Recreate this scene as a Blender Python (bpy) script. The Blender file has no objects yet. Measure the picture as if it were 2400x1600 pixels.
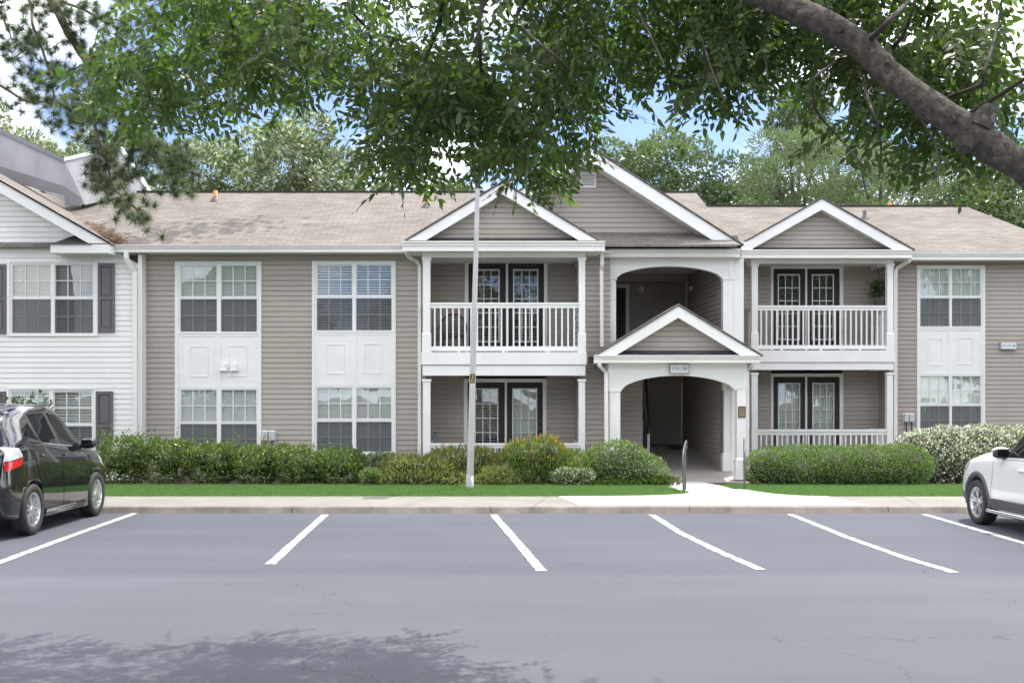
import bpy, bmesh, math, random
import numpy as np
from mathutils import Vector, Matrix
R = math.radians
scene = bpy.context.scene
col = scene.collection

# ------------------------------------------------------------------ camera, sky, sun, exposure
F, XV, YH, CH = 2600.0, 1150.0, 930.0, 1.75      # calibrated lens (source pixels), principal point, eye height
cam_d = bpy.data.cameras.new('camera')
cam = bpy.data.objects.new('camera', cam_d); col.objects.link(cam)
cam.location = (0, 0, CH); cam.rotation_euler = (R(90), 0, 0)
cam_d.sensor_width = 36; cam_d.lens = 36 * F / 2400
cam_d.shift_x = (1200 - XV) / 2400; cam_d.shift_y = (YH - 800) / 2400
cam_d.clip_start = 0.05; cam_d.clip_end = 3000
scene.camera = cam

SUN = Vector((0.27, 0.36, 1.0)).normalized()
sun_el = math.asin(SUN.z); sun_az = math.atan2(SUN.x, SUN.y)
world = bpy.data.worlds.new('World'); scene.world = world; world.use_nodes = True
wn = world.node_tree; wn.nodes.clear()
def wnode(t, **kw):
    n = wn.nodes.new(t)
    for k, v in kw.items(): setattr(n, k, v)
    return n
w_out = wnode('ShaderNodeOutputWorld'); w_bg = wnode('ShaderNodeBackground')
w_sky = wnode('ShaderNodeTexSky', sky_type='NISHITA', sun_disc=False, sun_elevation=sun_el, sun_rotation=sun_az)
w_sky.altitude = 3000; w_sky.air_density = 0.42; w_sky.dust_density = 0.6; w_sky.ozone_density = 0.6
w_tc = wnode('ShaderNodeTexCoord'); w_map = wnode('ShaderNodeMapping'); w_map.inputs['Scale'].default_value = (1, 1, 2.0)
w_map.inputs['Location'].default_value = (4.95, 3.3, 2.25)
w_noi = wnode('ShaderNodeTexNoise'); w_noi.inputs['Scale'].default_value = 2.2; w_noi.inputs['Detail'].default_value = 9; w_noi.inputs['Roughness'].default_value = 0.55
w_ramp = wnode('ShaderNodeValToRGB'); w_ramp.color_ramp.elements[0].position = 0.42; w_ramp.color_ramp.elements[1].position = 0.58
w_ramp.color_ramp.elements[0].color = (0.035, 0.035, 0.035, 1)
w_mix = wnode('ShaderNodeMix', data_type='RGBA')
w_mix.inputs['B'].default_value = (9.0, 8.95, 8.9, 1)
for a, b in ((w_tc.outputs['Generated'], w_map.inputs['Vector']), (w_map.outputs['Vector'], w_noi.inputs['Vector']),
             (w_noi.outputs['Fac'], w_ramp.inputs['Fac']), (w_ramp.outputs['Color'], w_mix.inputs['Factor']),
             (w_sky.outputs['Color'], w_mix.inputs['A']), (w_mix.outputs['Result'], w_bg.inputs['Color']),
             (w_bg.outputs['Background'], w_out.inputs['Surface'])):
    wn.links.new(a, b)
w_bg.inputs['Strength'].default_value = 0.15
sd = bpy.data.lights.new('sun', 'SUN'); sd.energy = 2.0; sd.angle = R(0.5); sd.color = (1.0, 0.955, 0.88)
sun = bpy.data.objects.new('sun', sd); col.objects.link(sun)
sun.rotation_euler = SUN.to_track_quat('Z', 'Y').to_euler(); sun.location = (10, 30, 60)
scene.view_settings.view_transform = 'Standard'; scene.view_settings.look = 'None'
scene.view_settings.gamma = 1; scene.view_settings.use_curve_mapping = False
scene.view_settings.exposure = 1.56
scene.render.engine = 'CYCLES'
cy = scene.cycles
cy.max_bounces = 10; cy.diffuse_bounces = 7; cy.glossy_bounces = 4; cy.transmission_bounces = 6; cy.transparent_max_bounces = 12
cy.caustics_reflective = False; cy.caustics_refractive = False
cy.use_denoising = True

def X(px, d): return (px - XV) * d / F
def Z(py, d): return CH + (YH - py) * d / F
def gnd(px, py, z=0.0):
    d = F * (CH - z) / (py - YH); return (X(px, d), d, z)

# ------------------------------------------------------------------ object helpers
def tag(o, label=None, cat=None, group=None, kind=None):
    if label: o['label'] = label
    if cat: o['category'] = cat
    if group: o['group'] = group
    if kind: o['kind'] = kind
    return o
def empty(name, loc, label=None, cat=None, group=None):
    o = bpy.data.objects.new(name, None); col.objects.link(o); o.location = loc
    return tag(o, label, cat, group)
def origin(o):
    v = Vector((0, 0, 0))
    while o: v += Vector(o.location); o = o.parent
    return v
def copy_tree(o, parent=None):
    c = o.copy(); col.objects.link(c); c.parent = parent
    for ch in list(o.children): copy_tree(ch, c)
    return c
def np_mesh(name, V, Fq, k, mat, smooth=False, parent=None, loc=(0, 0, 0), more=()):
    """one mesh from numpy: V (n,3), Fq (m,k) faces of k corners"""
    me = bpy.data.meshes.new(name)
    V = np.asarray(V, np.float32); Fq = np.asarray(Fq, np.int32)
    if parent is not None: V = V - np.array(origin(parent), np.float32)
    me.vertices.add(len(V)); me.vertices.foreach_set('co', V.ravel())
    me.loops.add(Fq.size); me.loops.foreach_set('vertex_index', Fq.ravel())
    me.polygons.add(len(Fq)); me.polygons.foreach_set('loop_start', np.arange(0, Fq.size, k, dtype=np.int32))
    me.polygons.foreach_set('loop_total', np.full(len(Fq), k, np.int32))
    if smooth: me.polygons.foreach_set('use_smooth', np.ones(len(Fq), bool))
    me.materials.append(mat); mi = np.zeros(len(Fq), np.int32)
    for j, (m2, first) in enumerate(more): me.materials.append(m2); mi[first:] = j + 1
    me.polygons.foreach_set('material_index', mi); me.update(calc_edges=True)
    o = bpy.data.objects.new(name, me); col.objects.link(o); o.parent = parent; o.location = loc
    return o
class MB:
    def __init__(s): s.v, s.f, s.uv, s.sm = [], [], [], []
    def face(s, pts, uv=None, smooth=False):
        i = len(s.v); s.v += [tuple(p) for p in pts]; s.f.append(tuple(range(i, i + len(pts)))); s.uv.append(uv); s.sm.append(smooth); return s
    def grid(s, rows, smooth=True, close_u=False, close_v=False, flip=False):
        i = len(s.v); n, m = len(rows), len(rows[0])
        for r in rows: s.v += [tuple(p) for p in r]
        for a in range(n - (0 if close_u else 1)):
            for b in range(m - (0 if close_v else 1)):
                q = (i + a * m + b, i + a * m + (b + 1) % m, i + ((a + 1) % n) * m + (b + 1) % m, i + ((a + 1) % n) * m + b)
                s.f.append(q[::-1] if flip else q); s.uv.append(None); s.sm.append(smooth)
        return s
    def box(s, x0, x1, y0, y1, z0, z1):
        x0, x1 = min(x0, x1), max(x0, x1); y0, y1 = min(y0, y1), max(y0, y1); z0, z1 = min(z0, z1), max(z0, z1)
        i = len(s.v)
        s.v += [(x0, y0, z0), (x1, y0, z0), (x1, y1, z0), (x0, y1, z0), (x0, y0, z1), (x1, y0, z1), (x1, y1, z1), (x0, y1, z1)]
        for q in ((0, 3, 2, 1), (4, 5, 6, 7), (0, 1, 5, 4), (1, 2, 6, 5), (2, 3, 7, 6), (3, 0, 4, 7)):
            s.f.append(tuple(i + k for k in q)); s.uv.append(None); s.sm.append(False)
        return s
    def prism(s, poly, y0, y1):
        """poly: (x,z) outline seen from the front, counter-clockwise as seen from -Y; extruded y0..y1"""
        n = len(poly); a = [(p[0], y0, p[1]) for p in poly]; b = [(p[0], y1, p[1]) for p in poly]
        s.face(a); s.face(b[::-1])
        for k in range(n):
            j = (k + 1) % n; s.face([a[j], a[k], b[k], b[j]])
        return s
    def tube(s, pts, rad, n=8, caps=True, smooth=True):
        pts = [Vector(p) for p in pts]
        if not isinstance(rad, (list, tuple)): rad = [rad] * len(pts)
        rows = []; up = Vector((0.31, 0.2, 0.93)); prev = None
        for k, p in enumerate(pts):
            t = (pts[min(k + 1, len(pts) - 1)] - pts[max(k - 1, 0)]).normalized()
            if prev is None:
                u = t.cross(up)
                if u.length < 1e-3: u = t.cross(Vector((1, 0, 0)))
                u.normalize()
            else:
                u = (prev - t * prev.dot(t)).normalized()
            prev = u; w = t.cross(u)
            rows.append([p + (u * math.cos(2 * math.pi * j / n) + w * math.sin(2 * math.pi * j / n)) * rad[k] for j in range(n)])
        s.grid(rows, smooth, close_v=True, flip=True)
        if caps: s.face(rows[0]); s.face(rows[-1][::-1])
        return s
    def rect_tube(s, pts, w, h):
        """downspout: rectangular section swept along a path lying near the X-Z plane"""
        pts = [Vector(p) for p in pts]; rows = []
        for k, p in enumerate(pts):
            t = (pts[min(k + 1, len(pts) - 1)] - pts[max(k - 1, 0)]).normalized()
            sy = Vector((0, 1, 0)); sy = (sy - t * sy.dot(t)).normalized(); sx = sy.cross(t)
            rows.append([p + sx * w / 2 + sy * h / 2, p - sx * w / 2 + sy * h / 2, p - sx * w / 2 - sy * h / 2, p + sx * w / 2 - sy * h / 2])
        s.grid(rows, False, close_v=True); s.face(rows[0][::-1]); s.face(rows[-1])
        return s
    def lathe(s, prof, n=24, axis='z', smooth=True, c=(0, 0, 0)):
        rows = []
        for r, h in prof:
            ring = []
            for j in range(n):
                a = 2 * math.pi * j / n; u, w = r * math.cos(a), r * math.sin(a)
                ring.append({'z': (c[0] + u, c[1] + w, c[2] + h), 'x': (c[0] + h, c[1] + u, c[2] + w), 'y': (c[0] + w, c[1] + h, c[2] + u)}[axis])
            rows.append(ring)
        s.grid(rows, smooth, close_v=True, flip=True); return s
    def build(s, name, mat, parent=None, bevel=0.0, fix=False, loc=None):
        me = bpy.data.meshes.new(name)
        off = origin(parent) if parent is not None else Vector((0, 0, 0))
        if loc is not None: off = off + Vector(loc)
        me.from_pydata([(p[0] - off.x, p[1] - off.y, p[2] - off.z) for p in s.v], [], s.f)
        if any(u is not None for u in s.uv):
            lay = me.uv_layers.new(name='UVMap')
            for p, u in zip(me.polygons, s.uv):
                if u:
                    for li, q in zip(p.loop_indices, u): lay.data[li].uv = q
        for p, q in zip(me.polygons, s.sm): p.use_smooth = q
        if fix:
            b = bmesh.new(); b.from_mesh(me); bmesh.ops.remove_doubles(b, verts=b.verts, dist=1e-4); bmesh.ops.recalc_face_normals(b, faces=b.faces); b.to_mesh(me); b.free()
        me.materials.append(mat)
        o = bpy.data.objects.new(name, me); col.objects.link(o); o.parent = parent
        if loc is not None: o.location = loc
        if bevel:
            m = o.modifiers.new('edge', 'BEVEL'); m.width = bevel; m.segments = 2; m.limit_method = 'ANGLE'; m.angle_limit = R(40)
        return o

# ------------------------------------------------------------------ materials
def nodes_of(name):
    m = bpy.data.materials.new(name); m.use_nodes = True
    nt = m.node_tree; return m, nt, nt.nodes['Principled BSDF']
def N(nt, t, inp=None, **kw):
    n = nt.nodes.new(t)
    for k, v in kw.items(): setattr(n, k, v)
    for k, v in (inp or {}).items():
        if hasattr(v, 'links') or isinstance(v, bpy.types.NodeSocket): nt.links.new(v, n.inputs[k])
        else: n.inputs[k].default_value = v
    return n
def c4(c): return (c[0], c[1], c[2], 1)
def plain(name, c, rough=0.6, var=0.12, scale=3.0, bump=0.0, bscale=60.0, metal=0.0, coat=0.0, spec=0.5, stretch=(1, 1, 1)):
    m, nt, b = nodes_of(name)
    tc = N(nt, 'ShaderNodeTexCoord'); mp = N(nt, 'ShaderNodeMapping', {'Vector': tc.outputs['Object'], 'Scale': stretch})
    no = N(nt, 'ShaderNodeTexNoise', {'Vector': mp.outputs['Vector'], 'Scale': scale, 'Detail': 6.0, 'Roughness': 0.6})
    mr = N(nt, 'ShaderNodeMapRange', {'Value': no.outputs['Fac'], 'From Min': 0.3, 'From Max': 0.7, 'To Min': 1 - var, 'To Max': 1 + var})
    hs = N(nt, 'ShaderNodeMix', {'Factor': 1.0, 'A': c4(c), 'B': mr.outputs['Result']}, data_type='RGBA', blend_type='MULTIPLY')
    nt.links.new(hs.outputs['Result'], b.inputs['Base Color'])
    b.inputs['Roughness'].default_value = rough; b.inputs['Metallic'].default_value = metal
    b.inputs['Coat Weight'].default_value = coat; b.inputs['Specular IOR Level'].default_value = spec
    if bump:
        n2 = N(nt, 'ShaderNodeTexNoise', {'Vector': tc.outputs['Object'], 'Scale': bscale, 'Detail': 4.0})
        bp = N(nt, 'ShaderNodeBump', {'Height': n2.outputs['Fac'], 'Strength': bump, 'Distance': 0.01})
        nt.links.new(bp.outputs['Normal'], b.inputs['Normal'])
    return m
def shingle(name, c1, c2, mortar, bump=0.5):
    m, nt, b = nodes_of(name)
    uv = N(nt, 'ShaderNodeUVMap')
    wob = N(nt, 'ShaderNodeTexNoise', {'Vector': uv.outputs['UV'], 'Scale': 2.5, 'Detail': 3.0})
    ws = N(nt, 'ShaderNodeVectorMath', {0: wob.outputs['Color'], 1: (0.10, 0.075, 0)}, operation='MULTIPLY')
    wa = N(nt, 'ShaderNodeVectorMath', {0: uv.outputs['UV'], 1: ws.outputs['Vector']}, operation='ADD')
    br = N(nt, 'ShaderNodeTexBrick', {'Vector': wa.outputs['Vector'], 'Color1': c4(c1), 'Color2': c4(c2), 'Mortar': c4(mortar),
           'Scale': 1.0, 'Mortar Size': 0.012, 'Mortar Smooth': 0.9, 'Bias': 0.0, 'Brick Width': 0.30, 'Row Height': 0.14})
    no = N(nt, 'ShaderNodeTexNoise', {'Vector': uv.outputs['UV'], 'Scale': 0.7, 'Detail': 7.0, 'Roughness': 0.65})
    n3 = N(nt, 'ShaderNodeTexNoise', {'Vector': uv.outputs['UV'], 'Scale': 35.0, 'Detail': 3.0})
    ad = N(nt, 'ShaderNodeMath', {0: no.outputs['Fac'], 1: n3.outputs['Fac']}, operation='ADD')
    mr = N(nt, 'ShaderNodeMapRange', {'Value': ad.outputs['Value'], 'From Min': 0.7, 'From Max': 1.3, 'To Min': 0.72, 'To Max': 1.25})
    mx = N(nt, 'ShaderNodeMix', {'Factor': 1.0, 'A': br.outputs['Color'], 'B': mr.outputs['Result']}, data_type='RGBA', blend_type='MULTIPLY')
    nt.links.new(mx.outputs['Result'], b.inputs['Base Color']); b.inputs['Roughness'].default_value = 0.92
    b.inputs['Specular IOR Level'].default_value = 0.2
    bp = N(nt, 'ShaderNodeBump', {'Height': br.outputs['Fac'], 'Strength': bump, 'Distance': 0.012}, invert=True)
    nt.links.new(bp.outputs['Normal'], b.inputs['Normal'])
    return m
def leafmat(name, ca, cb, trans=0.35, rough=0.45, cc=None, ccw=0.15):
    """leaf: colour varies from leaf to leaf; light passes through"""
    m, nt, b = nodes_of(name)
    g = N(nt, 'ShaderNodeNewGeometry')
    rp = N(nt, 'ShaderNodeValToRGB', {'Fac': g.outputs['Random Per Island']})
    e = rp.color_ramp.elements; e[0].color = c4(ca); e[1].color = c4(cb)
    if cc:
        e[1].position = 1 - ccw
        k = rp.color_ramp.elements.new(1 - ccw + 0.01); k.color = c4(cc)
    nt.links.new(rp.outputs['Color'], b.inputs['Base Color']); b.inputs['Roughness'].default_value = rough
    b.inputs['Specular IOR Level'].default_value = 0.45
    tr = N(nt, 'ShaderNodeBsdfTranslucent')
    tcol = N(nt, 'ShaderNodeMix', {'Factor': 1.0, 'A': rp.outputs['Color'], 'B': (1.35, 1.55, 0.70, 1)}, data_type='RGBA', blend_type='MULTIPLY')
    nt.links.new(tcol.outputs['Result'], tr.inputs['Color'])
    ms = N(nt, 'ShaderNodeMixShader', {0: trans, 1: b.outputs['BSDF'], 2: tr.outputs['BSDF']})
    nt.links.new(ms.outputs['Shader'], nt.nodes['Material Output'].inputs['Surface'])
    return m
def glass(name, tint=(0.9, 0.93, 0.93), refl=1.0, rough=0.0):
    m, nt, b = nodes_of(name); nt.nodes.remove(b)
    tr = N(nt, 'ShaderNodeBsdfTransparent', {'Color': c4(tint)}); gl = N(nt, 'ShaderNodeBsdfGlossy', {'Roughness': rough, 'Color': (1, 1, 1, 1)})
    tc = N(nt, 'ShaderNodeTexCoord'); no = N(nt, 'ShaderNodeTexNoise', {'Vector': tc.outputs['Object'], 'Scale': 2.2, 'Detail': 1.0})
    bp = N(nt, 'ShaderNodeBump', {'Height': no.outputs['Fac'], 'Strength': 0.12, 'Distance': 0.03}); nt.links.new(bp.outputs['Normal'], gl.inputs['Normal'])
    fr = N(nt, 'ShaderNodeLayerWeight', {'Blend': 0.5}); pw = N(nt, 'ShaderNodeMath', {0: fr.outputs['Facing'], 1: 4.0}, operation='POWER')
    ml = N(nt, 'ShaderNodeMath', {0: pw.outputs['Value'], 1: 0.8, 2: 0.10 * refl}, operation='MULTIPLY_ADD', use_clamp=True)
    ms = N(nt, 'ShaderNodeMixShader', {0: ml.outputs['Value'], 1: tr.outputs['BSDF'], 2: gl.outputs['BSDF']})
    nt.links.new(ms.outputs['Shader'], nt.nodes['Material Output'].inputs['Surface'])
    return m
def screenmat(name, c, dens):
    m, nt, b = nodes_of(name)
    b.inputs['Base Color'].default_value = c4(c); b.inputs['Roughness'].default_value = 0.8
    tr = N(nt, 'ShaderNodeBsdfTransparent'); ms = N(nt, 'ShaderNodeMixShader', {0: dens, 1: tr.outputs['BSDF'], 2: b.outputs['BSDF']})
    nt.links.new(ms.outputs['Shader'], nt.nodes['Material Output'].inputs['Surface'])
    return m
M = {}
M['taupe'] = plain('taupe_siding', (0.392, 0.352, 0.311), 0.62, 0.07, 0.9, 0.08, 40, stretch=(1, 1, 0.35))
M['whitesiding'] = plain('white_siding', (0.79, 0.79, 0.775), 0.55, 0.05, 0.9, 0.05, 40, stretch=(1, 1, 0.35))
M['white'] = plain('white_paint', (0.80, 0.80, 0.79), 0.5, 0.05, 1.6)
M['soffit'] = plain('soffit_vinyl', (0.74, 0.72, 0.69), 0.6, 0.05, 1.5)
M['gutter'] = plain('gutter_aluminium', (0.78, 0.77, 0.74), 0.38, 0.05, 1.2)
M['roof'] = shingle('tan_shingle', (0.216, 0.195, 0.178), (0.160, 0.142, 0.127), (0.117, 0.104, 0.094))
M['darkroof'] = shingle('grey_shingle', (0.080, 0.078, 0.084), (0.045, 0.044, 0.049), (0.03, 0.029, 0.03))
M['roofedge'] = plain('roof_edge', (0.035, 0.032, 0.030), 0.9)
M['charcoal'] = plain('charcoal_paint', (0.036, 0.034, 0.034), 0.55, 0.06, 2.0, spec=0.25)
M['shutter'] = plain('shutter_grey', (0.118, 0.108, 0.115), 0.5, 0.06, 2.0)
M['frame'] = plain('window_vinyl', (0.80, 0.80, 0.79), 0.4, 0.03, 2.0)
M['muntin'] = plain('muntin_vinyl', (0.74, 0.75, 0.75), 0.4, 0.03, 2.0)
M['glass'] = glass('window_glass', (0.92, 0.95, 0.94), 0.9)
M['screen'] = screenmat('insect_screen', (0.085, 0.09, 0.10), 0.55)
M['blind'] = plain('blind_slats', (0.60, 0.63, 0.61), 0.5, 0.03, 2.0)
M['blindgrey'] = plain('grey_blind_slats', (0.34, 0.36, 0.36), 0.5, 0.03, 2.0)
M['curtain'] = plain('curtain', (0.62, 0.67, 0.62), 0.8, 0.05, 3.0)
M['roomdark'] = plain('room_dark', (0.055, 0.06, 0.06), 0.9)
M['deck'] = plain('deck_boards', (0.50, 0.48, 0.45), 0.7)
M['concrete_floor'] = plain('grey_floor_paint', (0.38, 0.355, 0.335), 0.55, 0.10, 1.3, 0.1, 30)
M['steel'] = plain('brushed_steel', (0.11, 0.108, 0.108), 0.45, 0.08, 6.0, metal=0.35)
M['pole'] = plain('galvanised_pole', (0.46, 0.45, 0.45), 0.45, 0.14, 2.5, metal=0.15)
M['blackmetal'] = plain('black_metal', (0.02, 0.02, 0.022), 0.4)
M['darkmetal'] = plain('dark_bronze', (0.055, 0.052, 0.058), 0.42)
M['pvc'] = plain('orange_pvc', (0.50, 0.22, 0.075), 0.6, 0.25, 14.0)
M['lead'] = plain('lead_flashing', (0.085, 0.085, 0.095), 0.6)
M['parapet'] = plain('stucco_parapet', (0.36, 0.36, 0.385), 0.8, 0.16, 1.6, 0.1, 20, stretch=(1, 1, 0.3))
M['flash'] = plain('metal_flashing', (0.20, 0.20, 0.215), 0.6, 0.1, 2.0)
M['boxgrey'] = plain('utility_grey', (0.52, 0.54, 0.53), 0.5)
M['signgrey'] = plain('sign_frame', (0.36, 0.35, 0.34), 0.5)
M['signface'] = plain('sign_face', (0.70, 0.74, 0.76), 0.4, 0.02)
M['ink'] = plain('sign_ink', (0.03, 0.035, 0.05), 0.6)
M['bronze'] = plain('bronze_plaque', (0.11, 0.075, 0.05), 0.45, 0.3, 20.0)
M['gold'] = plain('pale_bronze', (0.42, 0.33, 0.24), 0.45)
M['yellow'] = plain('sticker_yellow', (0.80, 0.47, 0.03), 0.5)
M['black'] = plain('sticker_black', (0.015, 0.015, 0.015), 0.5)
M['bark'] = plain('bark', (0.085, 0.070, 0.058), 0.9, 0.45, 9.0, 0.7, 22)
M['twig'] = plain('twig_bark', (0.055, 0.045, 0.038), 0.9, 0.3, 12.0)
M['pinebark'] = plain('pine_bark', (0.15, 0.10, 0.075), 0.9, 0.4, 8.0, 0.5, 15)
M['lamp_clear'] = glass('lamp_panel', (0.80, 0.84, 0.90), 1.4, 0.1)
# ================================================================== the ground: lot, kerb, walks, lawn, beds
def zt(y): return float(np.interp(y, [16.7, 18.4, 21.0, 23.3, 30], [0.10, 0.10, 0.06, -0.02, -0.02]))
def asphalt():
    m, nt, b = nodes_of('asphalt')
    tc = N(nt, 'ShaderNodeTexCoord')
    n1 = N(nt, 'ShaderNodeTexNoise', {'Vector': tc.outputs['Object'], 'Scale': 0.22, 'Detail': 8.0, 'Roughness': 0.6})
    mp = N(nt, 'ShaderNodeMapping', {'Vector': tc.outputs['Object'], 'Scale': (0.25, 1.6, 1.0)})
    n2 = N(nt, 'ShaderNodeTexNoise', {'Vector': mp.outputs['Vector'], 'Scale': 0.8, 'Detail': 5.0})
    n3 = N(nt, 'ShaderNodeTexNoise', {'Vector': tc.outputs['Object'], 'Scale': 90.0, 'Detail': 2.0})
    a1 = N(nt, 'ShaderNodeMath', {0: n1.outputs['Fac'], 1: n2.outputs['Fac']}, operation='ADD')
    a2 = N(nt, 'ShaderNodeMath', {0: n3.outputs['Fac'], 1: 0.85}, operation='MULTIPLY')
    a3 = N(nt, 'ShaderNodeMath', {0: a1.outputs['Value'], 1: a2.outputs['Value']}, operation='ADD')
    mr = N(nt, 'ShaderNodeMapRange', {'Value': a3.outputs['Value'], 'From Min': 1.0, 'From Max': 1.85, 'To Min': 0.82, 'To Max': 1.18})
    # the sealed bays are darker than the worn drive lane; the edge between the two coats wanders
    sx = N(nt, 'ShaderNodeSeparateXYZ', {'Vector': tc.outputs['Object']}); nw = N(nt, 'ShaderNodeMath', {0: n1.outputs['Fac'], 1: 1.1, 2: -0.55}, operation='MULTIPLY_ADD')
    sy = N(nt, 'ShaderNodeMath', {0: sx.outputs['Y'], 1: nw.outputs['Value']}, operation='ADD')
    bay_ = N(nt, 'ShaderNodeMapRange', {'Value': sy.outputs['Value'], 'From Min': 10.75, 'From Max': 11.05, 'To Min': 0.0, 'To Max': 1.0})
    two = N(nt, 'ShaderNodeMix', {'Factor': bay_.outputs['Result'], 'A': (0.085, 0.090, 0.108, 1), 'B': (0.071, 0.077, 0.097, 1)}, data_type='RGBA')
    base = N(nt, 'ShaderNodeMix', {'Factor': 1.0, 'A': two.outputs['Result'], 'B': mr.outputs['Result']}, data_type='RGBA', blend_type='MULTIPLY')
    # cracks: thin wandering lines, only in places
    wn_ = N(nt, 'ShaderNodeTexNoise', {'Vector': tc.outputs['Object'], 'Scale': 1.6, 'Detail': 6.0})
    wv = N(nt, 'ShaderNodeVectorMath', {0: wn_.outputs['Color'], 1: (0.9, 0.9, 0)}, operation='MULTIPLY')
    wa = N(nt, 'ShaderNodeVectorMath', {0: tc.outputs['Object'], 1: wv.outputs['Vector']}, operation='ADD')
    vo = N(nt, 'ShaderNodeTexVoronoi', {'Vector': wa.outputs['Vector'], 'Scale': 0.42}, feature='DISTANCE_TO_EDGE')
    lt = N(nt, 'ShaderNodeMath', {0: vo.outputs['Distance'], 1: 0.0017}, operation='LESS_THAN')
    nk = N(nt, 'ShaderNodeTexNoise', {'Vector': tc.outputs['Object'], 'Scale': 0.55, 'Detail': 1.0})
    gt = N(nt, 'ShaderNodeMath', {0: nk.outputs['Fac'], 1: 0.53}, operation='GREATER_THAN')
    mk = N(nt, 'ShaderNodeMath', {0: lt.outputs['Value'], 1: gt.outputs['Value']}, operation='MULTIPLY')
    mk2 = N(nt, 'ShaderNodeMath', {0: mk.outputs['Value'], 1: 0.5}, operation='MULTIPLY')
    cr = N(nt, 'ShaderNodeMix', {'Factor': mk2.outputs['Value'], 'A': base.outputs['Result'], 'B': (0.03, 0.03, 0.035, 1)}, data_type='RGBA')
    # pale specks of grit
    vs = N(nt, 'ShaderNodeTexVoronoi', {'Vector': tc.outputs['Object'], 'Scale': 1.9}, feature='F1')
    sp = N(nt, 'ShaderNodeMath', {0: vs.outputs['Distance'], 1: 0.028}, operation='LESS_THAN')
    sp2 = N(nt, 'ShaderNodeMath', {0: sp.outputs['Value'], 1: 0.5}, operation='MULTIPLY')
    fin = N(nt, 'ShaderNodeMix', {'Factor': sp2.outputs['Value'], 'A': cr.outputs['Result'], 'B': (0.22, 0.21, 0.19, 1)}, data_type='RGBA')
    nt.links.new(fin.outputs['Result'], b.inputs['Base Color']); b.inputs['Roughness'].default_value = 0.82
    b.inputs['Specular IOR Level'].default_value = 0.35
    bp = N(nt, 'ShaderNodeBump', {'Height': n3.outputs['Fac'], 'Strength': 0.35, 'Distance': 0.006}); nt.links.new(bp.outputs['Normal'], b.inputs['Normal'])
    return m
M['asphalt'] = asphalt()
M['earth'] = plain('earth', (0.085, 0.075, 0.05), 0.95, 0.3, 0.6)
M['turf'] = plain('turf', (0.075, 0.135, 0.035), 0.9, 0.25, 5.0)
M['mulch'] = plain('mulch', (0.055, 0.038, 0.028), 0.95, 0.45, 14.0, 0.8, 30)
M['walk'] = plain('old_concrete', (0.205, 0.196, 0.176), 0.85, 0.12, 1.4, 0.15, 50)
M['newwalk'] = plain('new_concrete', (0.56, 0.55, 0.52), 0.85, 0.05, 1.4, 0.1, 50)
M['kerb'] = plain('kerb_concrete', (0.205, 0.178, 0.152), 0.9, 0.35, 2.6, 0.3, 25)
def linemat():
    m, nt, b = nodes_of('line_paint')
    tc = N(nt, 'ShaderNodeTexCoord'); n = N(nt, 'ShaderNodeTexNoise', {'Vector': tc.outputs['Object'], 'Scale': 7.0, 'Detail': 8.0, 'Roughness': 0.7})
    rp = N(nt, 'ShaderNodeValToRGB', {'Fac': n.outputs['Fac']}); e = rp.color_ramp.elements
    e[0].position = 0.39; e[0].color = (0.12, 0.12, 0.13, 1); e[1].position = 0.50; e[1].color = (0.46, 0.46, 0.45, 1)
    nt.links.new(rp.outputs['Color'], b.inputs['Base Color']); b.inputs['Roughness'].default_value = 0.7
    return m
M['line'] = linemat()

def sheet(name, pts, mat):
    o = MB().face(pts).build(name, mat); tag(o, kind='structure'); return o
sheet('ground', [(-900, -900, -0.12), (900, -900, -0.12), (900, 900, -0.12), (-900, 900, -0.12)], M['earth'])
sheet('parking_lot', [(-45, -16, 0), (45, -16, 0), (45, 16.74, 0), (-45, 16.74, 0)], M['asphalt'])
k = MB(); xs = [-45 + i * 3.0 for i in range(31)]
for a, b in zip(xs[:-1], xs[1:]):
    k.face([(a + .004, 16.70, 0), (b - .004, 16.70, 0), (b - .004, 16.75, .085), (a + .004, 16.75, .085)])
    k.face([(a + .004, 16.75, .085), (b - .004, 16.75, .085), (b - .004, 16.785, .1), (a + .004, 16.785, .1)])
tag(k.build('kerb', M['kerb']), kind='structure')
s = MB(); xs = [-44.2 + i * 1.95 for i in range(46)]
for a, b in zip(xs[:-1], xs[1:]):
    s.face([(a + .005, 16.785, .1), (b - .005, 16.785, .1), (b - .005 + .3, 18.42, .1), (a + .005 + .3, 18.42, .1)])
tag(s.build('sidewalk', M['walk']), kind='structure')
sheet('sidewalk_joint_bed', [(-45, 16.79, .09), (45, 16.79, .09), (45, 18.41, .09), (-45, 18.41, .09)], M['kerb'])
def strip(name, ys, xl, xr, mat, dz, ny=60):
    """a ground sheet that follows the terrain; xl / xr are the two edges as functions of depth"""
    rows = []
    for y in np.linspace(ys[0], ys[1], ny):
        a, b = xl(y), xr(y); rows.append([(a + (b - a) * t, y, zt(y) + dz) for t in np.linspace(0, 1, 5)])
    o = MB().grid(rows, smooth=False, flip=True).build(name, mat); tag(o, kind='structure'); return o
wl = lambda y: float(np.interp(y, [16.79, 18.40, 18.45, 18.60, 18.9, 19.15, 19.35, 19.55, 19.7, 22.9], [1.36, 1.12, 1.75, 2.75, 3.25, 3.42, 3.47, 3.40, 3.36, 3.30]))
wr = lambda y: float(np.interp(y, [16.79, 18.40, 18.45, 18.6, 18.9, 19.4, 20.1, 20.15, 22.9], [5.75, 5.60, 5.45, 5.12, 4.88, 4.72, 4.60, 4.40, 4.36]))
strip('walkway', (16.79, 23.0), wl, wr, M['newwalk'], 0.006, 130)
lawn_l = strip('lawn', (18.42, 21.3), lambda y: -16, lambda y: wl(y) - .01 if y > 18.5 else wl(18.45) - .01, M['turf'], 0.0)
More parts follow.
